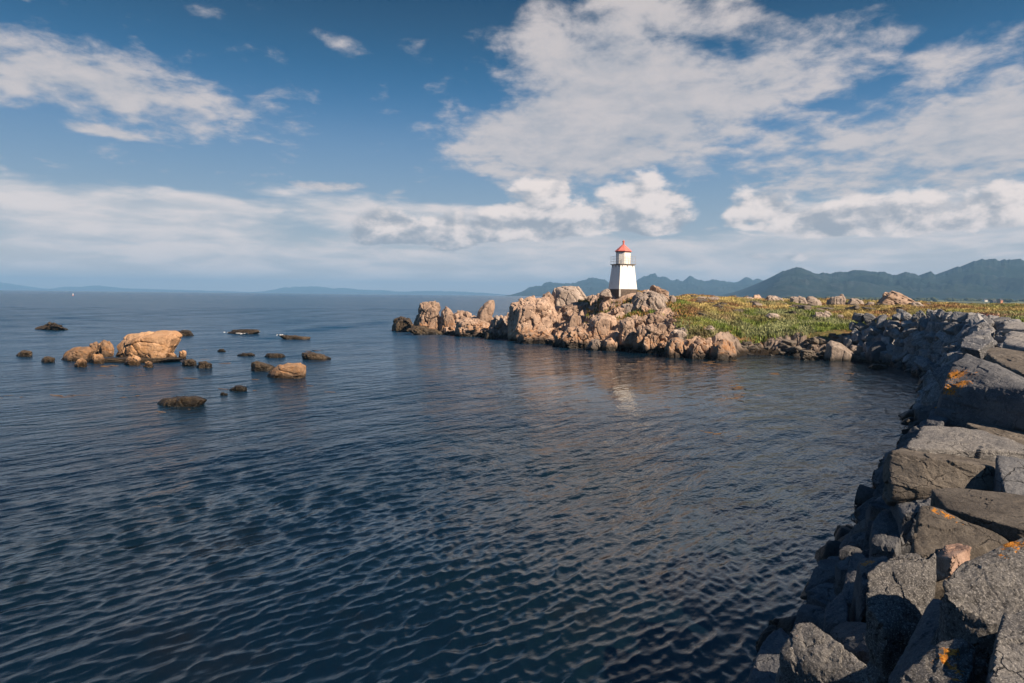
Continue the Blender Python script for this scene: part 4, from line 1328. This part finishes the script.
def scatter_plants():
    g = np.random.default_rng(77)
    N = 110000
    az_ = g.uniform(azel(648, 300)[0], azel(1120, 300)[0], N)
    D = 36 + (g.uniform(0, 1, N) ** 1.5) * 130
    X, Y = np.tan(az_) * D, D
    Z, sd, gr = ground_h(X, Y)
    ok = (gr > g.uniform(0.15, 0.6, N)) & (sd > 1.5)
    X, Y, Z, sd = X[ok], Y[ok], Z[ok], sd[ok]
    # keep off the wall top
    dw = np.min(np.hypot(X[:, None] - BP[None, :, 0], Y[:, None] - BP[None, :, 1]), axis=1)
    ok = dw > 4.2
    X, Y, Z, sd, dw = X[ok], Y[ok], Z[ok], sd[ok], dw[ok]
    P = np.stack([X * 0.16, Y * 0.16, 0 * X], 1)
    n1, n2 = fbm(P, 4), fbm(P * 2.6 + 30, 4)
    # lush green nearest the cove, dry gold and rust higher up, heather along the wall
    t = np.clip((Z - 2.5) / 2.2 + n1 * 2.0, 0, 1)
    green = np.array([0.165, 0.215, 0.05])
    grey_green = np.array([0.25, 0.275, 0.13])
    gold = np.array([0.40, 0.32, 0.13])
    rust = np.array([0.29, 0.175, 0.085])
    heather = np.array([0.26, 0.13, 0.12])
    low = np.where((n2 > 0.05)[:, None], grey_green, green)
    hi = np.where((n2 > 0.12)[:, None], rust, gold)
    hi = np.where(((dw < 12) & (n1 > -0.15) & (n2 < 0.15))[:, None], heather, hi)
    colr = low * (1 - t)[:, None] + hi * t[:, None]
    n3 = fbm(np.stack([X * 0.9, Y * 0.6, 0 * X + 8], 1), 3)
    colr = colr * (1 + 0.9 * n3)[:, None]
    hts = np.where(t < 0.4, g.uniform(0.18, 0.46, len(X)), g.uniform(0.10, 0.30, len(X))) * (1 + 0.4 * n1)
    pts = np.stack([X, Y, Z], 1)
    s1, s2 = t < 0.4, t >= 0.4
    print("plants", s1.sum(), s2.sum())
    blades("lush_grass", pts[s1], hts[s1], colr[s1], 10, 0.16, mg, 0.9, 0.034)
    blades("dry_grass", pts[s2], hts[s2], colr[s2], 8, 0.18, mg, 0.8, 0.032)
    # pockets of green between the headland rocks
    X, Y = g.uniform(2, 19, 9000), g.uniform(62, 88, 9000)
    Z, sd, gr = ground_h(X, Y)
    ok = (gr > 0.35) & (Z > 2.0)
    pts = np.stack([X[ok], Y[ok], Z[ok]], 1)
    c = np.where(g.uniform(0, 1, (len(pts), 1)) < 0.55, np.array([[0.11, 0.14, 0.03]]), np.array([[0.28, 0.17, 0.06]]))
    blades("rock_turf", pts, g.uniform(0.15, 0.4, len(pts)), c, 7, 0.15, mg, 0.6, 0.05)
    # turf right round the lighthouse
    a, rr = g.uniform(0, 6.28, 500), g.uniform(1.9, 4.5, 500)
    X, Y = 12.9 + rr * np.cos(a), 79.6 + rr * np.sin(a)
    Z, sd, gr = ground_h(X, Y)
    pts = np.stack([X, Y, Z], 1)
    c = np.where(g.uniform(0, 1, (500, 1)) < 0.5, np.array([[0.13, 0.14, 0.035]]), np.array([[0.30, 0.17, 0.06]]))
    blades("tower_turf", pts, g.uniform(0.12, 0.35, 500), c, 7, 0.15, mg, 0.6, 0.05)


scatter_plants()


# ------------------------------------------------------------------ golden flecks (floating weed and painted wave reflections), surf
def patches(name, mat, spots, z, zvar=0.0):
    V, Fc = [], []
    g = random.Random(len(spots))
    for (x, y, rx, ry, an) in spots:
        k = 9
        b = len(V)
        V.append((x, y, z + 0.03))
        for i in range(k):
            a = 6.283 * i / k
            r_ = g.uniform(0.45, 1.0)
            u, v = rx * r_ * math.cos(a), ry * r_ * math.sin(a)
            V.append((x + u * math.cos(an) - v * math.sin(an), y + u * math.sin(an) + v * math.cos(an), z + g.uniform(-0.05, 0.03) + g.uniform(0, zvar)))
        for i in range(k):
            Fc.append((b, b + 1 + i, b + 1 + (i + 1) % k))
    me = mesh_from(name, np.array(V), np.array(Fc))
    o = link(name, me, mat)
    o['kind'] = 'stuff'
    return o


M_weed_reflection = plain("weed_and_reflection_gold", (0.17, 0.095, 0.028), 0.35, 0.4, 3.0)  # gold of floating weed, also used for brownish wave reflections painted as patches
M_foam = plain("sea_foam", (0.82, 0.84, 0.86), 0.8, 0.2, 5.0)
g = random.Random(21)
spots = []


def fleck_field(n, x0, x1, y0, y1, k=1.0):
    for _ in range(n):
        px, py = g.uniform(x0, x1), g.uniform(y0, y1)
        q = S(px, py)
        for _ in range(g.randint(1, 4)):
            spots.append((q[0] + g.gauss(0, 0.5), q[1] + g.gauss(0, 0.4), g.uniform(0.3, 0.9) * k, g.uniform(0.12, 0.35) * k, g.uniform(-0.5, 0.5)))


fleck_field(12, 190, 320, 349, 364)
fleck_field(8, 90, 320, 365, 395, 0.9)
fleck_field(5, 0, 150, 372, 398, 0.9)
fleck_field(4, 100, 190, 396, 412, 0.7)
fleck_field(26, 520, 740, 358, 378, 0.9)
fleck_field(14, 640, 850, 363, 402, 0.8)
fleck_field(8, 440, 620, 345, 362)
fleck_field(2, 560, 760, 405, 450, 0.5)
patches("weed_and_reflections", M_weed_reflection, spots, -0.012)
spots = []
for (px, py, n, sx) in ((240, 333.8, 26, 11), (256, 331.5, 8, 5), (281, 336, 8, 4)):
    for _ in range(n):
        q = S(px + g.gauss(0, sx * 0.5), py + g.gauss(0, 0.5))
        spots.append((q[0], q[1], g.uniform(0.15, 0.6), g.uniform(0.1, 0.3), g.uniform(-0.3, 0.3)))
patches("surf_foam", M_foam, spots, 0.10, 0.10)

# ------------------------------------------------------------------ lighthouse
LB = W(622.5, 291.3, 80)
M_white, tw, bw_ = new_mat("white_boards")
tcw = tw.node('ShaderNodeTexCoord')
sepw = tw.node('ShaderNodeSeparateXYZ', {0: tcw.outputs['Object']})
board = tw.math('FRACT', tw.math('MULTIPLY', sepw.outputs[2], 7.0))
nw = tw.noise(tw.vmath('MULTIPLY', tcw.outputs['Object'], (1.0, 1.0, 0.25)), 3.0, 6, 0.65)
cw = tw.mix(tw.smooth(nw, 0.5, 0.75), (0.80, 0.79, 0.76), (0.62, 0.58, 0.52))
cw = tw.mix(tw.math('MULTIPLY', tw.math('LESS_THAN', board, 0.09), 0.35), cw, (0.45, 0.43, 0.40))
tw.l.new(cw, bw_.inputs['Base Color'])
bw_.inputs['Roughness'].default_value = 0.6
bpw = tw.node('ShaderNodeBump', {'Height': tw.smooth(board, 0.0, 0.12), 'Strength': 0.5, 'Distance': 0.02})
tw.l.new(bpw.outputs[0], bw_.inputs['Normal'])
M_plinth = plain("stone_plinth", (0.11, 0.085, 0.07), 0.9, 0.5, 4.0)
M_corner = plain("corner_stone", (0.42, 0.40, 0.38), 0.8, 0.3, 4.0)
M_red = plain("red_roof_paint", (0.66, 0.19, 0.16), 0.6, 0.25, 3.0)
M_deck = plain("weathered_deck", (0.20, 0.18, 0.16), 0.8, 0.3, 4.0)
M_rail = plain("galvanised_rail", (0.35, 0.35, 0.35), 0.5, metallic=0.4)
M_glass, tgz, bgz = new_mat("lantern_glass")
bgz.inputs['Base Color'].default_value = (0.05, 0.06, 0.07, 1)
bgz.inputs['Roughness'].default_value = 0.05

lh = bpy.data.objects.new("lighthouse", None)
COL.objects.link(lh)
lh.location = LB
lh.rotation_euler = (0, 0, R(23))
tag(lh, "small white wooden lighthouse with a red roof standing on the rocky headland", "lighthouse")


def frustum(bm, n, r0, r1, z0, z1, rot=0.0, cx=0, cy=0, cap=True):
    lo = [bm.verts.new((cx + r0 * math.cos(rot + 2 * math.pi * i / n), cy + r0 * math.sin(rot + 2 * math.pi * i / n), z0)) for i in range(n)]
    hi = [bm.verts.new((cx + r1 * math.cos(rot + 2 * math.pi * i / n), cy + r1 * math.sin(rot + 2 * math.pi * i / n), z1)) for i in range(n)]
    for i in range(n):
        bm.faces.new((lo[i], lo[(i + 1) % n], hi[(i + 1) % n], hi[i]))
    if cap:
        bm.faces.new(hi)
        bm.faces.new(lo[::-1])


def box(bm, x0, x1, y0, y1, z0, z1):
    v = [bm.verts.new((x, y, z)) for z in (z0, z1) for y in (y0, y1) for x in (x0, x1)]
    for f in ((0, 2, 3, 1), (4, 5, 7, 6), (0, 1, 5, 4), (2, 6, 7, 3), (0, 4, 6, 2), (1, 3, 7, 5)):
        bm.faces.new([v[i] for i in f])


def rod(bm, a, b, r, n=6):
    a, b = Vector(a), Vector(b)
    q = (b - a).to_track_quat('Z', 'Y')
    ra = [bm.verts.new(a + q @ Vector((r * math.cos(6.2832 * i / n), r * math.sin(6.2832 * i / n), 0))) for i in range(n)]
    rb = [bm.verts.new(b + q @ Vector((r * math.cos(6.2832 * i / n), r * math.sin(6.2832 * i / n), 0))) for i in range(n)]
    for i in range(n):
        bm.faces.new((ra[i], ra[(i + 1) % n], rb[(i + 1) % n], rb[i]))
    bm.faces.new(ra[::-1])
    bm.faces.new(rb)


SQ = math.sqrt(2)
bm = bmesh.new()
frustum(bm, 4, 1.23 * SQ, 1.21 * SQ, -0.9, 0.25, R(45))
bm_obj("plinth", bm, M_plinth, lh)
bm = bmesh.new()
box(bm, -1.245, -1.03, -1.262, -1.20, -0.6, 0.23)
bm_obj("corner_pier", bm, M_corner, lh)
bm = bmesh.new()
frustum(bm, 4, 1.205 * SQ, 0.93 * SQ, 0.254, 3.02, R(45))
tower = bm_obj("tower", bm, M_white, lh)
bm = bmesh.new()
frustum(bm, 4, 0.97 * SQ, 0.97 * SQ, 3.02, 3.07, R(45))
frustum(bm, 4, 1.07 * SQ, 1.07 * SQ, 3.072, 3.15, R(45))
for i in range(4):
    for k in (-0.7, 0, 0.7):
        p = Matrix.Rotation(R(90 * i), 3, 'Z')
        rod(bm, p @ Vector((k, -0.93, 2.72)), p @ Vector((k, -1.04, 3.07)), 0.03)
bm_obj("gallery", bm, M_deck, lh)
bm = bmesh.new()
for i in range(4):
    p = Matrix.Rotation(R(90 * i), 3, 'Z')
    for k in (-1.03, -0.35, 0.35):
        rod(bm, p @ Vector((k, -1.03, 3.152)), p @ Vector((k, -1.03, 4.05)), 0.017)
    for hz in (3.45, 3.75, 4.05):
        rod(bm, p @ Vector((-1.03, -1.03, hz)), p @ Vector((1.03, -1.03, hz)), 0.010)
bm_obj("railing", bm, M_rail, lh)
bm = bmesh.new()
frustum(bm, 8, 0.86, 0.86, 3.152, 4.48, R(22.5))
lantern = bm_obj("lantern_room", bm, M_white, lh)
ap = 0.86 * math.cos(R(22.5))
for i in range(8):                                                     # glazing on the seaward and left sides, boards elsewhere
    if i in (2, 1):
        a = R(45 * i)
        bm = bmesh.new()
        rotm = Matrix.Rotation(a, 4, 'Z')
        box(bm, ap + 0.003, ap + 0.02, -0.25, 0.25, 3.55, 4.30)
        bmesh.ops.transform(bm, matrix=rotm, verts=bm.verts)
        wn = bm_obj("window", bm, M_glass, lantern)
        bm = bmesh.new()
        for (y0, y1, z0, z1) in ((-0.30, -0.252, 3.5, 4.35), (0.252, 0.30, 3.5, 4.35), (-0.25, 0.25, 3.5, 3.548), (-0.25, 0.25, 4.302, 4.35), (-0.02, 0.02, 3.552, 4.298)):
            box(bm, ap + 0.022, ap + 0.05, y0, y1, z0, z1)
        bmesh.ops.transform(bm, matrix=rotm, verts=bm.verts)
        bm_obj("window_frame", bm, M_white, lantern)
bm = bmesh.new()
frustum(bm, 8, 0.89, 0.89, 4.482, 4.60, R(22.5))
bm_obj("dark_ring", bm, plain("dark_band", (0.03, 0.03, 0.035), 0.5), lh)  # near-black ring stands in for the dark line below the roof
bm = bmesh.new()
frustum(bm, 8, 1.0, 1.0, 4.602, 4.66, R(22.5))
frustum(bm, 8, 1.0, 0.13, 4.662, 5.42, R(22.5))
roof = bm_obj("roof", bm, M_red, lh)
bm = bmesh.new()
frustum(bm, 10, 0.10, 0.10, 5.42, 5.70)
frustum(bm, 10, 0.15, 0.15, 5.702, 5.76)
frustum(bm, 10, 0.15, 0.02, 5.762, 5.95)
bm_obj("vent_cap", bm, M_red, roof, True)

# ------------------------------------------------------------------ marker buoy far out
B = W(73.0, 294.6, 700)
buoy = bpy.data.objects.new("marker_buoy", None)
COL.objects.link(buoy)
buoy.location = (B[0], B[1], 0)
buoy.scale = (0.6, 0.6, 0.6)
tag(buoy, "tiny white and red marker buoy far out near the horizon", "buoy")
bm = bmesh.new()
frustum(bm, 14, 0.9, 1.1, -0.4, 0.6)
frustum(bm, 14, 1.1, 0.7, 0.602, 1.0)
bm_obj("float", bm, M_red, buoy)
bm = bmesh.new()
for i in range(4):
    rod(bm, (0.6 * math.cos(1.57 * i), 0.6 * math.sin(1.57 * i), 1.0), (0.2 * math.cos(1.57 * i), 0.2 * math.sin(1.57 * i), 3.0), 0.12)
frustum(bm, 8, 0.5, 0.4, 1.6, 3.2)
frustum(bm, 10, 0.35, 0.05, 3.2, 3.9)
bm_obj("white_top", bm, plain("buoy_white", (0.8, 0.8, 0.78), 0.5), buoy)


# ------------------------------------------------------------------ far shore: low land, woods, buildings
def far_land():
    xs = np.linspace(120, 2300, 160)
    v = np.linspace(0, 1, 10)
    G = []
    for x in xs:
        y0 = 1080 + 60 * math.sin(x * 0.01) - max(0, x - 500) * 0.06 + max(0, 420 - x) * 0.8
        for t in v:
            yy = y0 + t * 900
            G.append((x, yy, -0.6 + 2.6 * min(1, t * 5) + 2.5 * t))
    G = np.array(G)
    G[:, 2] += fbm(G * 0.01, 3) * 1.0
    nt = len(v)
    i = np.arange(len(xs) - 1)[:, None] * nt
    j = np.arange(nt - 1)[None]
    Fc = np.stack([(i + j).ravel(), (i + nt + j).ravel(), (i + nt + j + 1).ravel(), (i + j + 1).ravel()], 1)
    m, t, b = new_mat("far_meadow")
    geo = t.node('ShaderNodeNewGeometry')
    n = t.noise(t.vmath('MULTIPLY', geo.outputs['Position'], (1.0, 2.0, 1.0)), 0.012, 5, 0.6)
    t.l.new(t.mix(t.smooth(n, 0.4, 0.62), (0.10, 0.12, 0.035), (0.05, 0.06, 0.025)), b.inputs['Base Color'])
    b.inputs['Roughness'].default_value = 0.95
    o = link("land", mesh_from("land", G, Fc), m)
    o['kind'] = 'structure'


far_land()


def woods():
    g = np.random.default_rng(9)
    V, Fc, C = [], [], []
    Vi, Fi = ico(2)
    nb = 0
    for k in range(620):
        px = g.uniform(780, 1100)
        D = g.uniform(1160, 1900)
        az_ = azel(px, 298)[0]
        x, y = math.tan(az_) * D, D
        dens = fbm(np.array([[px * 0.03, D * 0.004, 0]]), 3)[0]
        if dens < -0.12 or (935 < px < 1000 and D < 1350):
            continue
        h = g.uniform(3.5, 8.0)
        for c in range(3):
            r = h * g.uniform(0.32, 0.5)
            P = Vi * np.array([r * 1.2, r, r * 0.9]) * (1 + 0.35 * fbm(Vi * 2.5 + k + c * 7, 3))[:, None]
            P = P + np.array([x + g.normal(0, h * 0.35), y + g.normal(0, h * 0.3), 2.0 + h * g.uniform(0.3, 0.65)])
            V.append(P)
            Fc.append(Fi + nb)
            nb += len(P)
    me = mesh_from("woods", np.vstack(V), np.vstack(Fc), False)
    m, t, b = new_mat("far_woods")
    geo = t.node('ShaderNodeNewGeometry')
    n = t.noise(geo.outputs['Position'], 0.25, 5, 0.7)
    t.l.new(t.mix(n, (0.018, 0.032, 0.014), (0.06, 0.075, 0.03)), b.inputs['Base Color'])
    b.inputs['Roughness'].default_value = 0.95
    o = link("woods", me, m)
    o['kind'] = 'stuff'


woods()


def house(label, px, D, wx, dy, hw, hr, wall, roofm, rz=0.2):
    az_ = azel(px, 299)[0]
    o = bpy.data.objects.new("house", None)
    COL.objects.link(o)
    o.location = (math.tan(az_) * D, D, 2.2)
    o.rotation_euler = (0, 0, rz)
    tag(o, label, "house", "buildings on the far shore")
    bm = bmesh.new()
    box(bm, -wx / 2, wx / 2, -dy / 2, dy / 2, -1.5, hw)
    a = [bm.verts.new((s * (wx / 2 - 0.01), y, z)) for s in (-1, 1) for (y, z) in ((-dy / 2, hw + 0.003), (dy / 2, hw + 0.003), (0, hw + hr - 0.1))]
    bm.faces.new(a[:3])
    bm.faces.new(a[3:])
    bm_obj("wall", bm, wall, o)
    bm = bmesh.new()
    for s in (-1, 1):
        p = [(-wx / 2 - 0.4, s * (dy / 2 + 0.4), hw - 0.15), (wx / 2 + 0.4, s * (dy / 2 + 0.4), hw - 0.15), (wx / 2 + 0.4, 0, hw + hr), (-wx / 2 - 0.4, 0, hw + hr)]
        lo = [bm.verts.new(q) for q in p]
        hi = [bm.verts.new((q[0], q[1], q[2] + 0.25)) for q in p]
        bm.faces.new(lo)
        bm.faces.new(hi[::-1])
        for i in range(4):
            bm.faces.new((lo[i], lo[(i + 1) % 4], hi[(i + 1) % 4], hi[i]))
    rf = bm_obj("roof", bm, roofm, o)
    bm = bmesh.new()
    box(bm, -0.4, 0.4, -0.4, 0.4, hw + hr - 0.2, hw + hr + 1.0)
    bm_obj("chimney", bm, roofm, rf)
    for k in (-0.25, 0.25):
        bm = bmesh.new()
        box(bm, k * wx - 0.5, k * wx + 0.5, -dy / 2 - 0.06, -dy / 2 - 0.003, hw * 0.35, hw * 0.75)
        bm_obj("window", bm, M_glass, o)


M_ochre = plain("ochre_boards", (0.50, 0.20, 0.07), 0.7, 0.2, 1.0)
M_housewhite = plain("white_house_paint", (0.75, 0.74, 0.70), 0.7)
M_darkroof = plain("dark_roof", (0.05, 0.05, 0.055), 0.8)
house("orange red house on the far shore below the mountain", 1000, 1130, 7.5, 6, 3.6, 2.2, M_ochre, M_darkroof, 0.5)
house("dark low house just left of the orange red one", 993.5, 1140, 8, 6, 2.4, 1.6, M_darkroof, M_darkroof, 0.2)
house("small white house among the far trees, left of the orange red one", 985, 1330, 8, 6, 3.4, 2.2, M_housewhite, M_darkroof, 0.3)
house("tiny white house farthest left along the far treeline", 979, 1400, 7, 6, 3.0, 2.0, M_housewhite, M_darkroof, -0.2)


# ------------------------------------------------------------------ mountains
def mountains(name, prof, D, depth, mat, gully, seed, step=3.0):
    prof = sorted(prof)
    pxs = np.arange(prof[0][0], prof[-1][0] + 0.1, step / 6)
    pys = np.interp(pxs, [p[0] for p in prof], [p[1] for p in prof])
    v = np.concatenate([np.linspace(0, 1, 34), 1 + np.linspace(0.06, 1, 10)])
    rows = []
    k = np.random.default_rng(seed).uniform(0, 90)
    tops = np.array([W(px, py, D) for px, py in zip(pxs, pys)])
    jag = fbm(np.stack([pxs * 0.16 + k, 0 * pxs, 0 * pxs], 1), 5, 0.6)
    hs = np.maximum(0.0, tops[:, 2])
    hj = hs * (0.20 if D > 4000 else 0.10) * jag
    kern = np.exp(-(np.arange(-60, 61) / 22.0) ** 2)
    hb = np.convolve(np.pad(hs, 60, mode='edge'), kern / kern.sum(), 'valid')
    for top, h1, h2, h3 in zip(tops, hs, hb, hj):
        for t in v:
            f = t if t <= 1 else 2 - t
            yy = D - depth * (1 - t) if t <= 1 else D + depth * (t - 1)
            rows.append((top[0] * (yy / D if t <= 1 else 1), yy, (h2 + (h1 - h2) * f ** 3) * (f ** 1.25) + h3 * f ** 9, t))
    G = np.array(rows)
    P = G[:, :3].copy()
    sc_ = 1.0 / (depth * 0.5)
    ridge = 1 - np.abs(fbm(np.stack([P[:, 0] * sc_ * 1.9 + k + P[:, 1] * sc_ * 0.7, P[:, 1] * sc_ * 1.5, 0 * P[:, 0] + k], 1), 5, 0.55)) * 2
    f = np.clip(G[:, 3], 0, 1)
    P[:, 2] += gully * (ridge - 0.7) * np.sin(np.pi * f) * np.clip(P[:, 2] / 40, 0.0, 1.2)
    P[:, 2] = np.where(f < 0.02, -2.0, P[:, 2])
    nt = len(v)
    i = np.arange(len(pxs) - 1)[:, None] * nt
    j = np.arange(nt - 1)[None]
    Fc = np.stack([(i + j).ravel(), (i + nt + j).ravel(), (i + nt + j + 1).ravel(), (i + j + 1).ravel()], 1)
    o = link(name, mesh_from(name, P, Fc), mat)
    o['kind'] = 'structure'


m, t, b = new_mat("mountain_slopes")
geo = t.node('ShaderNodeNewGeometry')
zc = t.node('ShaderNodeSeparateXYZ', {0: geo.outputs['Position']}).outputs[2]
n1 = t.noise(geo.outputs['Position'], 0.006, 7, 0.62, 0.4)
n2 = t.noise(t.vmath('MULTIPLY', geo.outputs['Position'], (1.0, 0.4, 0.3)), 0.03, 6, 0.65)
colm = t.mix(t.smooth(n1, 0.4, 0.62), (0.007, 0.017, 0.013), (0.017, 0.027, 0.022))
colm = t.mix(t.math('MULTIPLY', t.smooth(n2, 0.5, 0.68), 0.7), colm, (0.045, 0.052, 0.056))
t.l.new(colm, b.inputs['Base Color'])
b.inputs['Roughness'].default_value = 0.95
b.inputs['Specular IOR Level'].default_value = 0.1
bpm = t.node('ShaderNodeBump', {'Height': t.math('ADD', n1, t.math('MULTIPLY', n2, 0.4)), 'Strength': 0.8, 'Distance': 12.0})
t.l.new(bpm.outputs[0], b.inputs['Normal'])
M_mount = m
NEAR = [(752, 298.5), (758, 297), (765, 287), (775, 277), (782, 272), (790, 268.5), (797, 266.5), (806, 269), (816, 272), (825, 274), (845, 272), (855, 270), (862, 270), (870, 271), (885, 273), (893, 276),
        (905, 273), (915, 273.5), (921, 276), (928, 272.5), (932, 272), (936, 276), (950, 270), (965, 265), (975, 261), (990, 260), (1010, 260), (1024, 261), (1060, 255), (1150, 262), (1250, 280), (1330, 300)]
MID = [(505, 296), (515, 294), (525, 290), (532, 286), (540, 285), (552, 281.5), (562, 283), (570, 283), (585, 279), (592, 278.5), (605, 280), (615, 284), (624, 283), (632, 282), (638, 280), (645, 277), (655, 275),
       (662, 276), (668, 279), (680, 281), (692, 277), (705, 281), (712, 279), (720, 280), (735, 282), (748, 278), (757, 279), (770, 283), (790, 285), (850, 283), (950, 288), (1050, 296)]
FAR = [(-160, 288), (-90, 283), (-40, 279), (0, 280), (8, 281), (15, 284), (28, 288.5), (45, 289), (60, 286), (75, 285.5), (80, 286), (90, 283.5), (100, 284), (120, 287), (150, 288.5), (200, 290), (255, 292), (265, 290.5),
       (275, 288), (284, 285.5), (290, 285), (300, 285.5), (310, 283.5), (315, 284), (330, 286), (345, 286.5), (360, 288), (385, 289), (400, 291), (430, 289.5), (450, 290), (480, 292), (500, 294), (520, 296)]
mountains("hills", NEAR, 2700, 900, M_mount, 42, 1)
mountains("hills", MID, 5200, 1300, M_mount, 45, 2)
FAR = [(x, 290 + (x - 40) * 0.0108 - (290 + (x - 40) * 0.0108 - y) * 0.75) for x, y in FAR]
mountains("hills", FAR, 11500, 1500, M_mount, 25, 3)

# ------------------------------------------------------------------ the air: one closed box of thin haze
bm = bmesh.new()
box(bm, -16000, 16000, -3000, 13500, -6.0, 240.0)
mh = bpy.data.materials.new("thin_haze")
mh.use_nodes = True
th_ = NT(mh.node_tree)
th_.n.clear()
oh = th_.node('ShaderNodeOutputMaterial')
pv = th_.node('ShaderNodeVolumePrincipled', {'Color': (0.30, 0.60, 1.0, 1.0), 'Density': 0.00015, 'Anisotropy': 0.0})
th_.l.new(pv.outputs[0], oh.inputs['Volume'])
hz = bm_obj("haze", bm, mh)
hz['kind'] = 'stuff'
